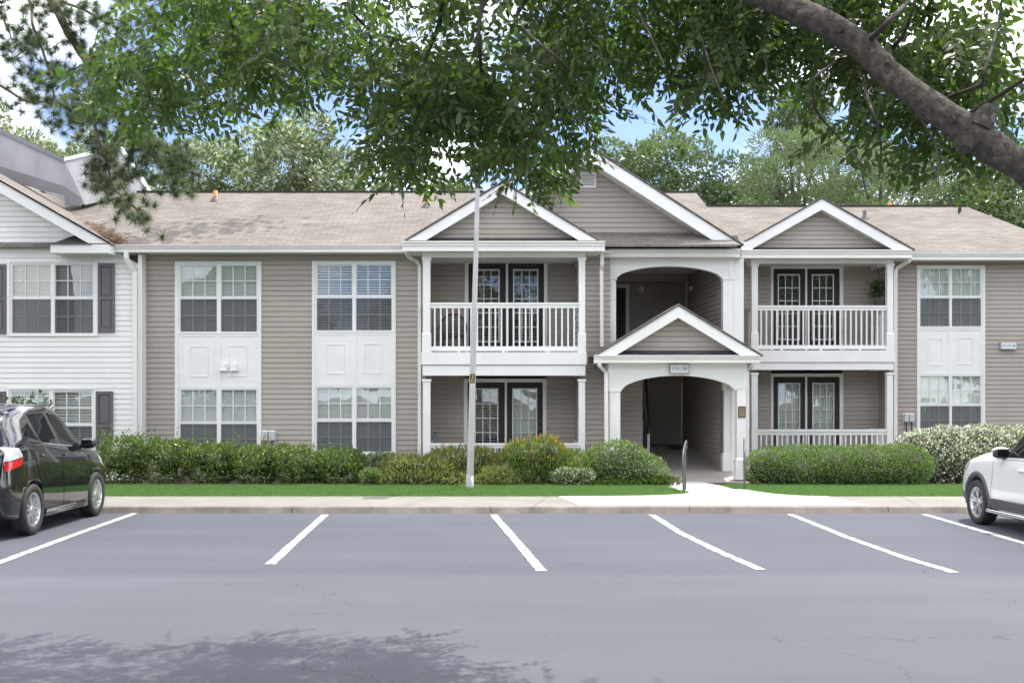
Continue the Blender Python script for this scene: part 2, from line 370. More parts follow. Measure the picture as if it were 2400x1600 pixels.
lawn_r = strip('lawn', (18.42, 21.3), lambda y: wr(y) + .01, lambda y: 18, M['turf'], 0.0)
strip('planting_bed', (20.8, 28.5), lambda y: -22, lambda y: 24, M['mulch'], -0.02, 12)

V2 = lambda pts: [(a * 1.0204, b * 1.0204) for a, b in pts]
for pts in ([(312, 1177), (150, 1234.5), (0, 1290), (-60, 1312)], [(747, 1181), (680, 1241), (620, 1295)], [(1133, 1181), (1185, 1240), (1244, 1310)],
            [(1497, 1181), (1560, 1221), (1650, 1265), (1748, 1307)], [(1815, 1180), (1950, 1234), (2080, 1280), (2195, 1314)], [(2122, 1180), (2240, 1214), (2352, 1246), (2440, 1270)]):
    P = [Vector(gnd(px, py, 0.004)) for px, py in V2(pts)]
    mb = MB(); L = []
    P = [P[q].lerp(P[q + 1], k_ / 14) for q in range(len(P) - 1) for k_ in range(14)] + [P[-1]]; lr = random.Random(int(pts[0][0]))
    for q in range(len(P)):
        t = (P[min(q + 1, len(P) - 1)] - P[max(q - 1, 0)]).normalized(); n_ = Vector((-t.y, t.x, 0)) * 0.055
        L.append((P[q] + n_ * lr.uniform(.86, 1.08), P[q] - n_ * lr.uniform(.86, 1.08)))
    for a, b in zip(L[:-1], L[1:]): mb.face([a[0], b[0], b[1], a[1]])
    o = mb.build('parking_line', M['line'], fix=True)
    if o.data.polygons[0].normal.z < 0: o.data.flip_normals()
    tag(o, kind='structure')

# ================================================================== building helpers
PITCH, LAP, GROOVE = 0.1125, 0.028, 0.014
def siding(mb, d, z0, z1, xl, xr, holes=(), mp=None, pitch=PITCH, lap=LAP):
    """lapped boards between z0 and z1; xl, xr numbers or functions of z; holes = (x0, x1, z0, z1)"""
    fl = xl if callable(xl) else (lambda z: xl); fr = xr if callable(xr) else (lambda z: xr)
    mp = mp or (lambda u, w, z: (u, d + w, z))
    k = 0
    zb = z0
    while zb < z1 - 1e-6:
        ze = min(zb + pitch, z1)
        cuts = sorted({zb, min(zb + GROOVE, ze), ze} | {h for H in holes for h in H[2:4] if zb < h < ze})
        for a, b in zip(cuts[:-1], cuts[1:]):
            zm = (a + b) / 2; H = sorted((h[0], h[1]) for h in holes if h[2] <= zm <= h[3])
            segs = []; cur = None
            spans = []; lo = -1e9
            for h in H: spans.append((lo, h[0])); lo = max(lo, h[1])
            spans.append((lo, 1e9))
            g = zb + GROOVE
            prof = lambda z: 0.0 if z <= zb + 1e-7 else -lap * (1 - .45 * (z - zb) / pitch)
            for s0, s1 in spans:
                la, lb, ra, rb = max(fl(a), s0), max(fl(b), s0), min(fr(a), s1), min(fr(b), s1)
                if ra - la < 0.004: continue
                if rb < lb: lb = rb = (lb + rb) / 2
                if b - a < 1e-5: continue
                if abs(b - g) < 1e-6 and a == zb:   # the shadow gap between two boards
                    mb.face([mp(la, 0.0, a), mp(ra, 0.0, a), mp(rb, 0.0, b), mp(lb, 0.0, b)])
                    if a > z0 + 1e-6: mb.face([mp(la, prof(zb + pitch), a), mp(ra, prof(zb + pitch), a), mp(ra, 0.0, a), mp(la, 0.0, a)])
                    mb.face([mp(lb, 0.0, b), mp(rb, 0.0, b), mp(rb, prof(b), b), mp(lb, prof(b), b)])
                else:
                    mb.face([mp(la, prof(max(a, g)), a), mp(ra, prof(max(a, g)), a), mp(rb, prof(b), b), mp(lb, prof(b), b)])
        zb = ze
    return mb
def slope_roof(mb, p00, p10, p11, p01, th=0.04):
    """roof slab from its four top corners (eave-left, eave-right, ridge-right, ridge-left); UV in metres"""
    A, B, C_, D = (Vector(p) for p in (p00, p10, p11, p01))
    ex = (B - A).normalized() if (B - A).length > 1e-6 else (C_ - D).normalized()
    n = (B - A).cross(D - A); n = n if n.length > 1e-8 else (C_ - A).cross(D - A); n.normalize()
    ey = n.cross(ex)
    uv = [((p - A).dot(ex) + A.x, (p - A).dot(ey)) for p in (A, B, C_, D)]
    mb.face([A, B, C_, D], uv)
    dn = Vector((0, 0, -th)); lo = [p + dn for p in (A, B, C_, D)]
    mb.face(lo[::-1], uv[::-1])
    q = [A, B, C_, D]
    for i in range(4):
        j = (i + 1) % 4; mb.face([q[j], q[i], lo[i], lo[j]], [uv[j], uv[i], uv[i], uv[j]])
def gutter_mb(x0, x1, y, z0, z1):
    """K-style gutter and fascia seen from the front: moulded profile swept along x"""
    h = z1 - z0; mb = MB()
    prof = [(0.0, z1), (0.0, z1 - .14 * h), (.028, z1 - .30 * h), (.030, z1 - .46 * h), (.055, z1 - .54 * h), (.055, z0 + .02), (.05, z0), (.14, z0), (.14, z1)]
    rows = [[(x, y + p, z) for p, z in prof] for x in (x0, x1)]
    mb.grid(rows, smooth=False, flip=True)
    mb.face(rows[0][::-1]); mb.face(rows[1]); mb.face([(x0, y, z1), (x1, y, z1), (x1, y + .14, z1), (x0, y + .14, z1)])
    return mb
def gable(root, ax, az, slope, hl, hr, dr, df, db, t, sid, zbase, pent=0.0, roofmat=None, soff=True, sidename='gable_siding'):
    zl, zr = az - slope * hl, az - slope * hr
    out = [(ax - hl, zl), (ax, az), (ax + hr, zr)]
    cut = t * 1.0
    def inner(off): return [(ax - hl + off / slope if False else ax - hl, zl - off), (ax, az - off), (ax + hr, zr - off)]
    il = (zbase - (az - t)) / slope  # negative run where the inner edge meets the base
    rk = MB()
    L = [(ax - hl, max(zl, zbase) if zl > zbase else zl), (ax, az), (ax, az - t), (ax - (az - t - zbase) / slope, zbase), (ax - hl, zbase)]
    Rr = [(ax + hr, zr), (ax + hr, zbase), (ax + (az - t - zbase) / slope, zbase), (ax, az - t), (ax, az)]
    for P in (L, Rr):
        if abs(P[-1][1] - P[0][1]) < 1e-4 and P is L: P = L[:4]
        elif P is Rr and abs(zr - zbase) < 1e-4: P = [Rr[0]] + Rr[2:]
        rk.prism(P[::-1], dr, dr + .045)
    if soff:   # boxed underside of the overhang
        for sgn in (-1, 1):
            e = ax + sgn * (az - t - zbase) / slope
            pa, pb = (ax, az - t), (e, zbase)
            rk.face([(pa[0], dr + .045, pa[1] + .03), (pb[0], dr + .045, pb[1] + .03), (pb[0], df + .03, pb[1] + .03), (pa[0], df + .03, pa[1] + .03)])
    rk.build('rake_board', M['white'], root)
    ed = MB()   # dark shingle edge above the board
    e = .035
    ed.prism([(ax - hl - .05, zl - .03), (ax, az + .002), (ax, az + .002 + e), (ax - hl - .05, zl - .03 + e)][::-1], dr - .03, dr + .02)
    ed.prism([(ax + hr + .05, zr - .03), (ax + hr + .05, zr - .03 + e), (ax, az + .002 + e), (ax, az + .002)][::-1], dr - .03, dr + .02)
    ed.build('drip_edge', M['roofedge'], root)
    rf = MB(); y0 = dr - .035
    slope_roof(rf, (ax - hl - .06, db, zl - slope * .06 + .045), (ax - hl - .06, y0, zl - slope * .06 + .045), (ax, y0, az + .045), (ax, db, az + .045), .03)
    slope_roof(rf, (ax + hr + .06, y0, zr - slope * .06 + .045), (ax + hr + .06, db, zr - slope * .06 + .045), (ax, db, az + .045), (ax, y0, az + .045), .03)
    rf.build('roof', roofmat or M['roof'], root)
    sb = MB()
    siding(sb, df, zbase + pent * .5, az - t + .12, lambda z: ax - max(0.0, (az - t + .12 - z)) / slope, lambda z: ax + max(0.0, (az - t + .12 - z)) / slope)
    sb.build(sidename, sid, root)
    if pent:
        w = (az - t - zbase) / slope + .12
        pm = MB(); slope_roof(pm, (ax - w, dr + .03, zbase + .005), (ax + w, dr + .03, zbase + .005), (ax + w - .1, df - .001, zbase + pent), (ax - w + .1, df - .001, zbase + pent), .02)
        pm.build('pent_roof', M['darkroof'], root)
def blind_mb(x0, x1, y, z0, z1, tilt, pitch=0.043, w=0.05, rng=random):
    mb = MB(); z = z1 - .03; c, s_ = math.cos(R(tilt)) * w / 2, math.sin(R(tilt)) * w / 2
    mb.box(x0, x1, y - .02, y + .02, z1 - .035, z1)
    while z > z0 + .02:
        j = rng.uniform(-.003, .003)
        mb.face([(x0, y - c, z - s_ + j), (x1, y - c, z - s_ - j), (x1, y + c, z + s_ - j), (x0, y + c, z + s_ + j)]); z -= pitch
    mb.box(x0, x1, y - .018, y + .018, z0, z0 + .02)
    return mb
def curtain_mb(x0, x1, y, z0, z1):
    n = 60; rows = [[(x0 + (x1 - x0) * i / n, y + .018 * math.sin(i * .95) + .008 * math.sin(i * 2.3), z) for i in range(n + 1)] for z in (z0, z1)]
    return MB().grid(rows, flip=True)
def window(root, d, gx, zt_, zm, zb, up='closed', lo='closed', bl='blind', screen=True, cols=3):
    """double-hung pair: gx = [(x0,x1),(x0,x1)] glass spans, zt_ / zm=(top,bottom of meeting rail) / zb heights"""
    x0, x1 = gx[0][0], gx[1][1]
    fr = MB(); b = .045
    fr.box(x0 - b, x1 + b, d - .03, d + .07, zt_, zt_ + b); fr.box(x0 - b, x1 + b, d - .045, d + .07, zb - b, zb)
    fr.box(x0 - b, x0, d - .03, d + .07, zb, zt_); fr.box(x1, x1 + b, d - .03, d + .07, zb, zt_)
    fr.box(gx[0][1], gx[1][0], d - .03, d + .07, zb, zt_)
    w = fr.build('window', M['frame'], root, bevel=.004)
    ib = MB().box(x0, x1, d + .5, d + .54, zb - .1, zt_ + .1); ib.build('dark_backing', M['roomdark'], w)  # dark sheet close behind the glass, standing in for room shade
    for g0, g1 in gx:
        for k, (a, c) in enumerate(((zm[0], zt_), (zb, zm[1]))):
            sh = MB(); y = d + (.0 if k == 0 else .012); e = .016
            sh.box(g0, g1, y - .012, y + .02, c - e, c); sh.box(g0, g1, y - .012, y + .02, a, a + e)
            sh.box(g0, g0 + e, y - .012, y + .02, a + e, c - e); sh.box(g1 - e, g1, y - .012, y + .02, a + e, c - e)
            if k == 0: sh.box(g0, g1, y - .018, y + .03, zm[1], zm[0] - .001)
            mw = .010
            for q in range(1, cols):
                xm = g0 + (g1 - g0) * q / cols; sh.box(xm - mw, xm + mw, y - .008, y + .001, a + e, c - e)
            zc = (a + c) / 2
            for q in range(cols):
                xa = g0 + (g1 - g0) * q / cols + mw; xb = g0 + (g1 - g0) * (q + 1) / cols - mw
                sh.box(max(xa, g0 + e), min(xb, g1 - e), y - .008, y + .001, zc - mw, zc + mw)
            so = sh.build('sash', M['muntin'], w)
            MB().face([(g0, y + .006, a), (g1, y + .006, a), (g1, y + .006, c), (g0, y + .006, c)]).build('glass_pane', M['glass'], w)
        if screen:
            MB().face([(g0, d - .022, zb), (g1, d - .022, zb), (g1, d - .022, zm[1]), (g0, d - .022, zm[1])]).build('insect_screen', M['screen'], w)
        y = d + .06
        if up == 'curtain':
            curtain_mb(g0 - .02, g1 + .02, y, zb, zt_).build('curtain', M['curtain'], w)
        else:
            tl = {'closed': 68, 'open': 50, 'half': 52}[up]
            blind_mb(g0 - .01, g1 + .01, y, zb + .03, zt_, tl, .045 if up != 'open' else .058, .05, random).build('blind', M[bl], w)
    return w
def french_door(root, d, x0, x1, z0, z1, leaves, glasses, gz, style='open', knob=True):
    """casing x0..x1 up to z1; leaves and glasses are x spans; gz = (bottom, top) of the glass"""
    cs = MB(); c = .085
    cs.box(x0, leaves[0][0], d - .04, d + .06, z0, z1); cs.box(leaves[1][1], x1, d - .04, d + .06, z0, z1)
    cs.box(leaves[0][0], leaves[1][1], d - .04, d + .06, z1 - c, z1)
    cs.box(leaves[0][1], leaves[1][0], d - .03, d + .06, z0, z1 - c)
    o = cs.build('french_door', M['frame'], root, bevel=.005)
    MB().box(x0, x1, d + .5, d + .53, z0, z1).build('dark_backing', M['roomdark'], o)  # dark sheet behind the leaves, coloured as an unlit room
    for k, ((a, b), (g0, g1)) in enumerate(zip(leaves, glasses)):
        lf = MB(); y0, y1 = d - .008, d + .035; zt1 = z1 - c
        lf.box(a, g0, y0, y1, z0 + .02, zt1); lf.box(g1, b, y0, y1, z0 + .02, zt1); lf.box(g0, g1, y0, y1, gz[1], zt1); lf.box(g0, g1, y0, y1, z0 + .02, gz[0])
        lf.build('door_leaf', M['charcoal'], o, bevel=.004)
        mu = MB(); e = .028; mw = .010
        mu.box(g0, g1, d - .02, d + .006, gz[1] - e, gz[1]); mu.box(g0, g1, d - .02, d + .006, gz[0], gz[0] + e)
        mu.box(g0, g0 + e, d - .02, d + .006, gz[0] + e, gz[1] - e); mu.box(g1 - e, g1, d - .02, d + .006, gz[0] + e, gz[1] - e)
        gx0, gx1, gz0, gz1 = g0 + e, g1 - e, gz[0] + e, gz[1] - e
        for q in (1, 2):
            xm = gx0 + (gx1 - gx0) * q / 3; mu.box(xm - mw, xm + mw, d - .014, d, gz0, gz1)
        for r in range(1, 5):
            zm = gz0 + (gz1 - gz0) * r / 5
            for q in range(3):
                mu.box(gx0 + (gx1 - gx0) * q / 3 + (mw if q else 0), gx0 + (gx1 - gx0) * (q + 1) / 3 - (mw if q < 2 else 0), d - .014, d, zm - mw, zm + mw)
        mu.build('muntins', M['muntin'], o)
        MB().face([(g0, d + .008, gz[0]), (g1, d + .008, gz[0]), (g1, d + .008, gz[1]), (g0, d + .008, gz[1])]).build('glass_pane', M['glass'], o)
        if style == 'curtain': curtain_mb(g0, g1, d + .09, gz[0], gz[1]).build('curtain', M['curtain'], o)
        elif style == 'mixed' and k == 1: curtain_mb(g0, g1, d + .09, gz[0], gz[1]).build('curtain', M['curtain'], o)
        else: blind_mb(g0 + .01, g1 - .01, d + .07, gz[0] + .02, gz[1], 20 if style != 'closed' else 55, .058, .05).build('blind', M['blind'], o)
    if knob:
        kx = leaves[1][1] - .06
        kb = MB()
        for zz in (z0 + .95, z0 + 1.09): kb.lathe([(0, -.045), (.022, -.045), (.026, -.03), (.012, -.018), (.012, 0), (.03, 0), (.03, .006), (0, .006)], 14, 'y', c=(kx, d - .012, zz))
        kb.build('door_knob', M['steel'], o)
    return o
def downspout(root, pts, w=.075, h=.06):
    return MB().rect_tube(pts, w, h).build('downspout', M['gutter'], root)
def post(par, x0, x1, y, z0, z1, base_h=0.0, capz=None, name='post', ww=.06):
    mb = MB(); w = x1 - x0
    mb.box(x0, x1, y, y + w, z0 + base_h, z1)
    if base_h:
        e = ww * .35; mb.box(x0 - e, x1 + e, y - e, y + w + e, z0, z0 + base_h - .05)
        b = [(x0 - e, y - e), (x1 + e, y - e), (x1 + e, y + w + e), (x0 - e, y + w + e)]; t = [(x0, y), (x1, y), (x1, y + w), (x0, y + w)]
        for i in range(4):
            j = (i + 1) % 4; mb.face([(*b[i], z0 + base_h - .05), (*b[j], z0 + base_h - .05), (*t[j], z0 + base_h), (*t[i], z0 + base_h)])
    if capz:
        e = .02; mb.box(x0 - e, x1 + e, y - e, y + w + e, capz[0], capz[1])
    return mb.build(name, M['white'], par, bevel=.004)
def railing(par, p0, p1, zr0, zr1, zb0, zb1, n, bw=.036, side=False):
    """rail along x (or y when side): rail zr0..zr1, bottom rail zb0..zb1, n balusters"""
    mb = MB(); t = .045
    def bx(mbx, a0, a1, c, hw, z0, z1):
        if side: mbx.box(c - hw, c + hw, a0, a1, z0, z1)
        else: mbx.box(a0, a1, c - hw, c + hw, z0, z1)
    a0, a1, c = p0, p1[0], p1[1]
    bx(mb, a0, a1, c, .045, zr1 - (zr1 - zr0) * .42, zr1); bx(mb, a0, a1, c, .025, zr0, zr1 - (zr1 - zr0) * .42)
    mb.build('handrail', M['white'], par, bevel=.004)
    mb = MB(); bx(mb, a0, a1, c, .025, zb0, zb1)
    for q in range(3):
        u = a0 + (a1 - a0) * (q + .6) / 3.3; bx(mb, u, u + .05, c, .02, zb0 - .045, zb0)
    mb.build('bottom_rail', M['white'], par)
    first = None
    for q in range(n):
        u = a0 + (a1 - a0) * (q + .72) / (n + .45) - bw / 2
        if first is None:
            m2 = MB(); bx(m2, u, u + bw, c, .018, zb1, zr0); first = m2.build('baluster', M['white'], par); u0 = u
        else:
            o = first.copy(); col.objects.link(o); o.parent = par
            o.location = (0, u - u0, 0) if side else (u - u0, 0, 0)
    return first
# ================================================================== the taupe apartment building
random.seed(5)
apt = empty('apartment_building', (0, 26, 0), 'two storey taupe apartment building with white trimmed balconies and arched entry', 'building')
D1, DB, DC, DR, DRB = 24.3, 25.4, 24.6, 28.0, 28.7
XL0 = X(331, D1)
# ---- left window bays (glass spans and heights measured on the facade plane)
def bay(px_out, glass_px, tops, uppers, panel_px, boxes, lower, up, lo, bl, blo, d, outb, vents=()):
    gx = [(X(a, d), X(b, d)) for a, b in glass_px]
    x0, x1 = X(px_out[0], d), X(px_out[1], d)
    zT = Z(tops[0], d); zg = Z(tops[1], d); zm = (Z(uppers[0], d), Z(uppers[1], d)); zb = Z(uppers[2], d)
    lz = Z(lower[0], d); lm = (Z(lower[1], d), Z(lower[2], d)); lb = Z(lower[3], d); zB = Z(lower[4], d)
    pt, pb = Z(panel_px[0], d), Z(panel_px[1], d)
    b = .045
    su = MB(); y0 = d - .055
    su.box(x0, gx[0][0] - b, y0, d + .03, zB, zT); su.box(gx[1][1] + b, x1, y0, d + .03, zB, zT)
    su.box(gx[0][0] - b, gx[1][1] + b, y0, d + .03, zg + b, zT); su.box(gx[0][0] - b, gx[1][1] + b, y0, d + .03, zB, lb - b)
    su.build('window_surround', M['white'], apt, bevel=.005)
    pn = MB(); xa, xb = gx[0][0] - b, gx[1][1] + b; za, zc = lz + b, zb - b
    pn.box(xa, xb, d - .022, d + .03, za, zc)
    xm = (xa + xb) / 2; f = .05; yf = d - .034
    pn.box(xa, xb, yf, d - .022, zc - .055, zc); pn.box(xa, xb, yf, d - .022, za, za + .04)
    pn.box(xm - f, xm + f, yf, d - .022, za + .04, zc - .055)
    pn.box(xa, xa + .075, yf, d - .022, za + .04, zc - .055); pn.box(xb - .075, xb, yf, d - .022, za + .04, zc - .055)
    for bx0, bx1, by0, by1 in boxes:
        X0, X1, Z0, Z1 = X(bx0, d), X(bx1, d), Z(by1, d), Z(by0, d); e = .018; y1 = d - .021
        pn.box(X0, X1, d - .034, y1, Z1 - e, Z1); pn.box(X0, X1, d - .034, y1, Z0, Z0 + e); pn.box(X0, X0 + e, d - .034, y1, Z0 + e, Z1 - e); pn.box(X1 - e, X1, d - .034, y1, Z0 + e, Z1 - e)
    po = pn.build('spandrel_panel', M['white'], apt)
    for vx, vy in vents:
        vm = MB(); xc, zc_ = X(vx, d), Z(vy, d)
        vm.prism([(xc - .075, zc_ - .06), (xc + .075, zc_ - .06), (xc + .06, zc_ + .08), (xc - .06, zc_ + .08)], d - .12, d - .022)
        vm.box(xc - .085, xc + .095, d - .14, d - .035, zc_ - .075, zc_ - .06)
        vm.build('dryer_vent', M['white'], po)
    window(apt, d, gx, zg, zm, zb, up, lo, bl); window(apt, d, gx, lz, lm, lb, blo[0], lo, blo[1])
    return (x0 + .02, x1 - .02, zB + .02, zT - .02)
h1 = bay((411, 613.5), [(423.5, 509), (518.5, 602.5)], (613, 621.5), (696, 701, 777.5), (783, 908), [(446, 489, 811, 883), (536, 579, 810, 882)],
         (912.5, 988.5, 993, 1062, 1072), 'closed', 'closed', 'blind', ('closed', 'blind'), D1, 0, vents=[(525, 861), (550, 861)])
h2 = bay((732, 928), [(743, 826), (835, 918)], (612, 619.5), (692.5, 699, 774.5), (779, 903), [(766, 808, 806, 876), (854, 895, 805, 875)],
         (908, 982, 988, 1058, 1068), 'open', 'closed', 'blind', ('half', 'blind'), D1, 0)
# ---- walls
XB0, XB1 = X(999, D1), 1.95           # mouth of the left balcony recess
XA0, XA1 = X(1444, 24.4), X(1696, 24.4)   # mouth of the breezeway
zS = Z(604, D1)
w = MB(); siding(w, D1, -.1, zS + .12, XL0, XB0, [h1, h2]); w.build('siding_wall', M['taupe'], apt)
w = MB(); siding(w, D1, -.1, zS + .2, XB1, 2.62); w.build('siding_wall', M['taupe'], apt)
ld = [(1087.5, 1283), (1098, 1185.7), (1190.8, 1276)]
dx0, dx1 = X(1089, DB), X(1283, DB)
w = MB(); siding(w, DB, -.1, 4.9, XB0 - .1, XB1 + .1, [(dx0 + .02, dx1 - .02, Z(1099, DB), Z(611, DB)), ]) ; w.build('siding_wall', M['taupe'], apt)
w = MB()
siding(w, 0, -.1, 4.9, D1, DB, mp=lambda u, q, z: (XB0 - q, u, z)); w.build('siding_wall', M['taupe'], apt); w = MB(); siding(w, 0, -.1, 4.9, D1, DB, mp=lambda u, q, z: (XB1 + q, DB + D1 - u, z))
w.build('siding_wall', M['taupe'], apt)
lv, gl = [(X(1098, DB), X(1185.7, DB)), (X(1190.8, DB), X(1275, DB))], [(X(1114, DB), X(1171, DB)), (X(1202.5, DB), X(1261.5, DB))]
french_door(apt, DB, dx0, dx1, Z(822, DB) - .1, Z(609, DB), lv, gl, (Z(802, DB), Z(631, DB)), 'open')
lv, gl = [(X(1096, DB), X(1183, DB)), (X(1188, DB), X(1272, DB))], [(X(1112, DB), X(1168, DB)), (X(1200.5, DB), X(1259, DB))]
french_door(apt, DB, X(1087, DB), X(1281, DB), .1, Z(887, DB), lv, gl, (Z(1083, DB), Z(909.5, DB)), 'mixed')
# ---- balconies
def balcony(px, dF, dW, floor0, n_front, n_side):
    g = lambda p: X(p, dF); h = lambda p: Z(p, dF)
    root = empty('balcony', (0, 0, 0)); root.parent = apt; root.location = Vector((g(px['cx']), dF, 0)) - Vector(apt.location)
    L0, L1, R0, R1 = g(px['lp'][0]), g(px['lp'][1]), g(px['rp'][0]), g(px['rp'][1])
    zb1, zb0 = h(px['beam'][0]), h(px['beam'][1])
    ztop = h(px['frieze'][1])
    # upper posts with a thick lower part, lower posts
    for a, b in ((L0, L1), (R0, R1)):
        post(root, a, b, dF, zb1, ztop, base_h=h(px['basetop']) - zb1, capz=(ztop - .07, ztop), ww=.05)
        zc = h(px['lcap'][1]); post(root, a, b, dF + .02, floor0 - .25, zc, capz=(zc - .05, zc))
    mb = MB(); mb.box(L0 - .03, R1 + .03, dF - .03, dF + .10, zb0, zb1); mb.box(L0 - .03, L0 + .08, dF + .10, dW, zb0, zb1); mb.box(R1 - .08, R1 + .03, dF + .10, dW, zb0, zb1)
    mb.build('deck_beam', M['white'], root, bevel=.004)
    mb = MB(); q0, q1 = h(px['lcap'][0]), zb0 - .012
    mb.box(L0 - .005, R1 + .005, dF, dF + .10, q0, q1); mb.box(L0 - .005, L0 + .09, dF + .10, dW, q0, q1); mb.box(R1 - .09, R1 + .005, dF + .10, dW, q0, q1)
    mb.build('header_beam', M['white'], root, bevel=.004)
    MB().box(L0 + .081, R1 - .081, dF + .101, dW, zb1 - .06, zb1 - .02).build('deck', M['deck'], root)
    MB().box(L0 + .091, R1 - .091, dF + .101, dW, q0 + .05, q0 + .07).build('ceiling', M['soffit'], root)
    MB().box(L0 - .05, R1 + .05, dF - .05, dW, floor0 - .3, floor0).build('porch_floor', M['concrete_floor'], root)
    mb = MB(); mb.box(L0 - .005, R1 + .005, dF + .003, dF + .10, ztop, h(px['frieze'][0]) + .03); mb.box(L0 - .005, L0 + .08, dF + .10, dW, ztop, ztop + .2); mb.box(R1 - .08, R1 + .005, dF + .10, dW, ztop, ztop + .2)
    mb.build('frieze_board', M['white'], root)
    MB().box(L0 + .081, R1 - .081, dF + .101, dW, ztop + .08, ztop + .1).build('ceiling', M['soffit'], root)
    r = px['rail']; rz1, rz0, bz1, bz0 = h(r[0]), h(r[1]), h(r[2]), h(r[3])
    yc = dF + (L1 - L0) / 2
    railing(root, L1, (R0, yc), rz0, rz1, bz0, bz1, n_front)
    for xc in ((L0 + L1) / 2, (R0 + R1) / 2): railing(root, dF + (L1 - L0), (dW, xc), rz0, rz1, bz0, bz1, n_side, side=True)
    k = px['lrail']; a1, a0 = h(k[0]), h(k[1]); b0 = floor0 + .09
    railing(root, L1, (R0, yc), a0, a1, b0, b0 + .08, n_front)
    for xc in ((L0 + L1) / 2, (R0 + R1) / 2): railing(root, dF + (L1 - L0), (dW, xc), a0, a1, b0, b0 + .08, n_side, side=True)
    return root
bal1 = balcony(dict(cx=1182, lp=(991, 1008.4), rp=(1356.6, 1371.5), beam=(825, 854.5), frieze=(587, 602.5), basetop=778, lcap=(880, 888),
               rail=(708.7, 721.4, 811, 822), lrail=(1038.5, 1050)), 23.6, DB, .10, 24, 11)
bal2 = balcony(dict(cx=1928, lp=(1762, 1776.5), rp=(2079.8, 2094), beam=(820.7, 848.5), frieze=(605.5, 617.3), basetop=778, lcap=(866.5, 873),
               rail=(715.5, 727, 808.5, 817.5), lrail=(1006, 1019)), 27.3, DRB, .28, 24, 10)
# ---- left main roof, eave, gutter
zE, yE = Z(573, 23.8), 23.8
TAN = .4167
yR = 28.65; zR = zE + TAN * (yR - yE)
XE1 = X(1630, yR)
rf = MB(); slope_roof(rf, (-13.5, yE, zE), (XE1, yE, zE), (XE1, yR, zR), (-13.5, yR, zR), .05)
slope_roof(rf, (XE1, yR + 4.85, zE), (-13.5, yR + 4.85, zE), (-13.5, yR, zR), (XE1, yR, zR), .05)
rf.build('roof', M['roof'], apt)
MB().box(-13.5, XE1 + .02, yR - .11, yR + .11, zR - .035, zR + .012).build('ridge_cap', M['roofedge'], apt)
xg0, xg1 = X(258, 23.75), X(958, 23.75)
gutter_mb(xg0, xg1, 23.72, Z(590.5, 23.75), Z(574, 23.75)).build('gutter', M['gutter'], apt)
MB().box(xg0, 2.6, 23.86, D1 + .05, Z(590.5, 23.85) - .004, Z(590.5, 23.85) + .02).build('soffit', M['soffit'], apt)
# ---- left balcony gable
ax = X(1177.5, 23.3); zg = Z(563, 23.3); hw = X(1400, 23.3) - ax; sl = .603
gable(apt, ax, zg + sl * hw, sl, hw, hw, 23.3, 23.62, 27.0, .235, M['taupe'], zg - .0, pent=.10)
gutter_mb(X(943, 23.22), X(1418, 23.22), 23.2, Z(587.5, 23.22), Z(565, 23.22)).build('gutter', M['gutter'], apt)
MB().box(X(950, 23.3), X(1412, 23.3), 23.34, DB, Z(587.5, 23.3) - .0, Z(587.5, 23.3) + .02).build('soffit', M['soffit'], apt)
# ---- big central gable
ax = X(1380, 24.15); az = Z(345, 24.15); sl = .64; hr = X(1737, 24.15) - ax
zb_ = Z(573, 24.15)
hr = (az - zb_) / sl
gable(apt, ax, az, sl, hr, hr, 24.15, 24.7, 28.9, .30, M['taupe'], zb_ - .01, pent=.0)
pm = MB(); slope_roof(pm, (X(1400, 24.12), 24.12, Z(583, 24.12)), (X(1737, 24.12), 24.12, Z(583, 24.12)), (X(1728, 24.72), 24.69, Z(553, 24.72)), (X(1400, 24.72), 24.69, Z(553, 24.72)), .02)
pm.build('pent_roof', M['darkroof'], apt)
gutter_mb(X(1408, 24.05), X(1736, 24.05), 24.03, Z(601.6, 24.05), Z(583.5, 24.05)).build('gutter', M['gutter'], apt)
MB().box(X(1400, 24.1), X(1745, 24.1), 24.17, DC + .1, Z(601.6, 24.1) - .003, Z(601.6, 24.1) + .02).build('soffit', M['soffit'], apt)
vm = MB(); vx0, vx1, vz0, vz1 = X(1360, 24.7), X(1396.5, 24.7), Z(441, 24.7), Z(404, 24.7)
e = .03; vm.box(vx0, vx1, 24.64, 24.71, vz1 - e, vz1); vm.box(vx0, vx1, 24.64, 24.71, vz0, vz0 + e); vm.box(vx0, vx0 + e, 24.64, 24.71, vz0 + e, vz1 - e); vm.box(vx1 - e, vx1, 24.64, 24.71, vz0 + e, vz1 - e)
for q in range(7):
    zz = vz0 + e + (vz1 - vz0 - 2 * e) * q / 7; hh = (vz1 - vz0 - 2 * e) / 7
    vm.face([(vx0 + e, 24.645, zz), (vx1 - e, 24.645, zz), (vx1 - e, 24.68, zz + hh * .95), (vx0 + e, 24.68, zz + hh * .95)])
vm.box(vx0 + e, vx1 - e, 24.685, 24.71, vz0 + e, vz1 - e)
vm.build('gable_vent', M['white'], apt)
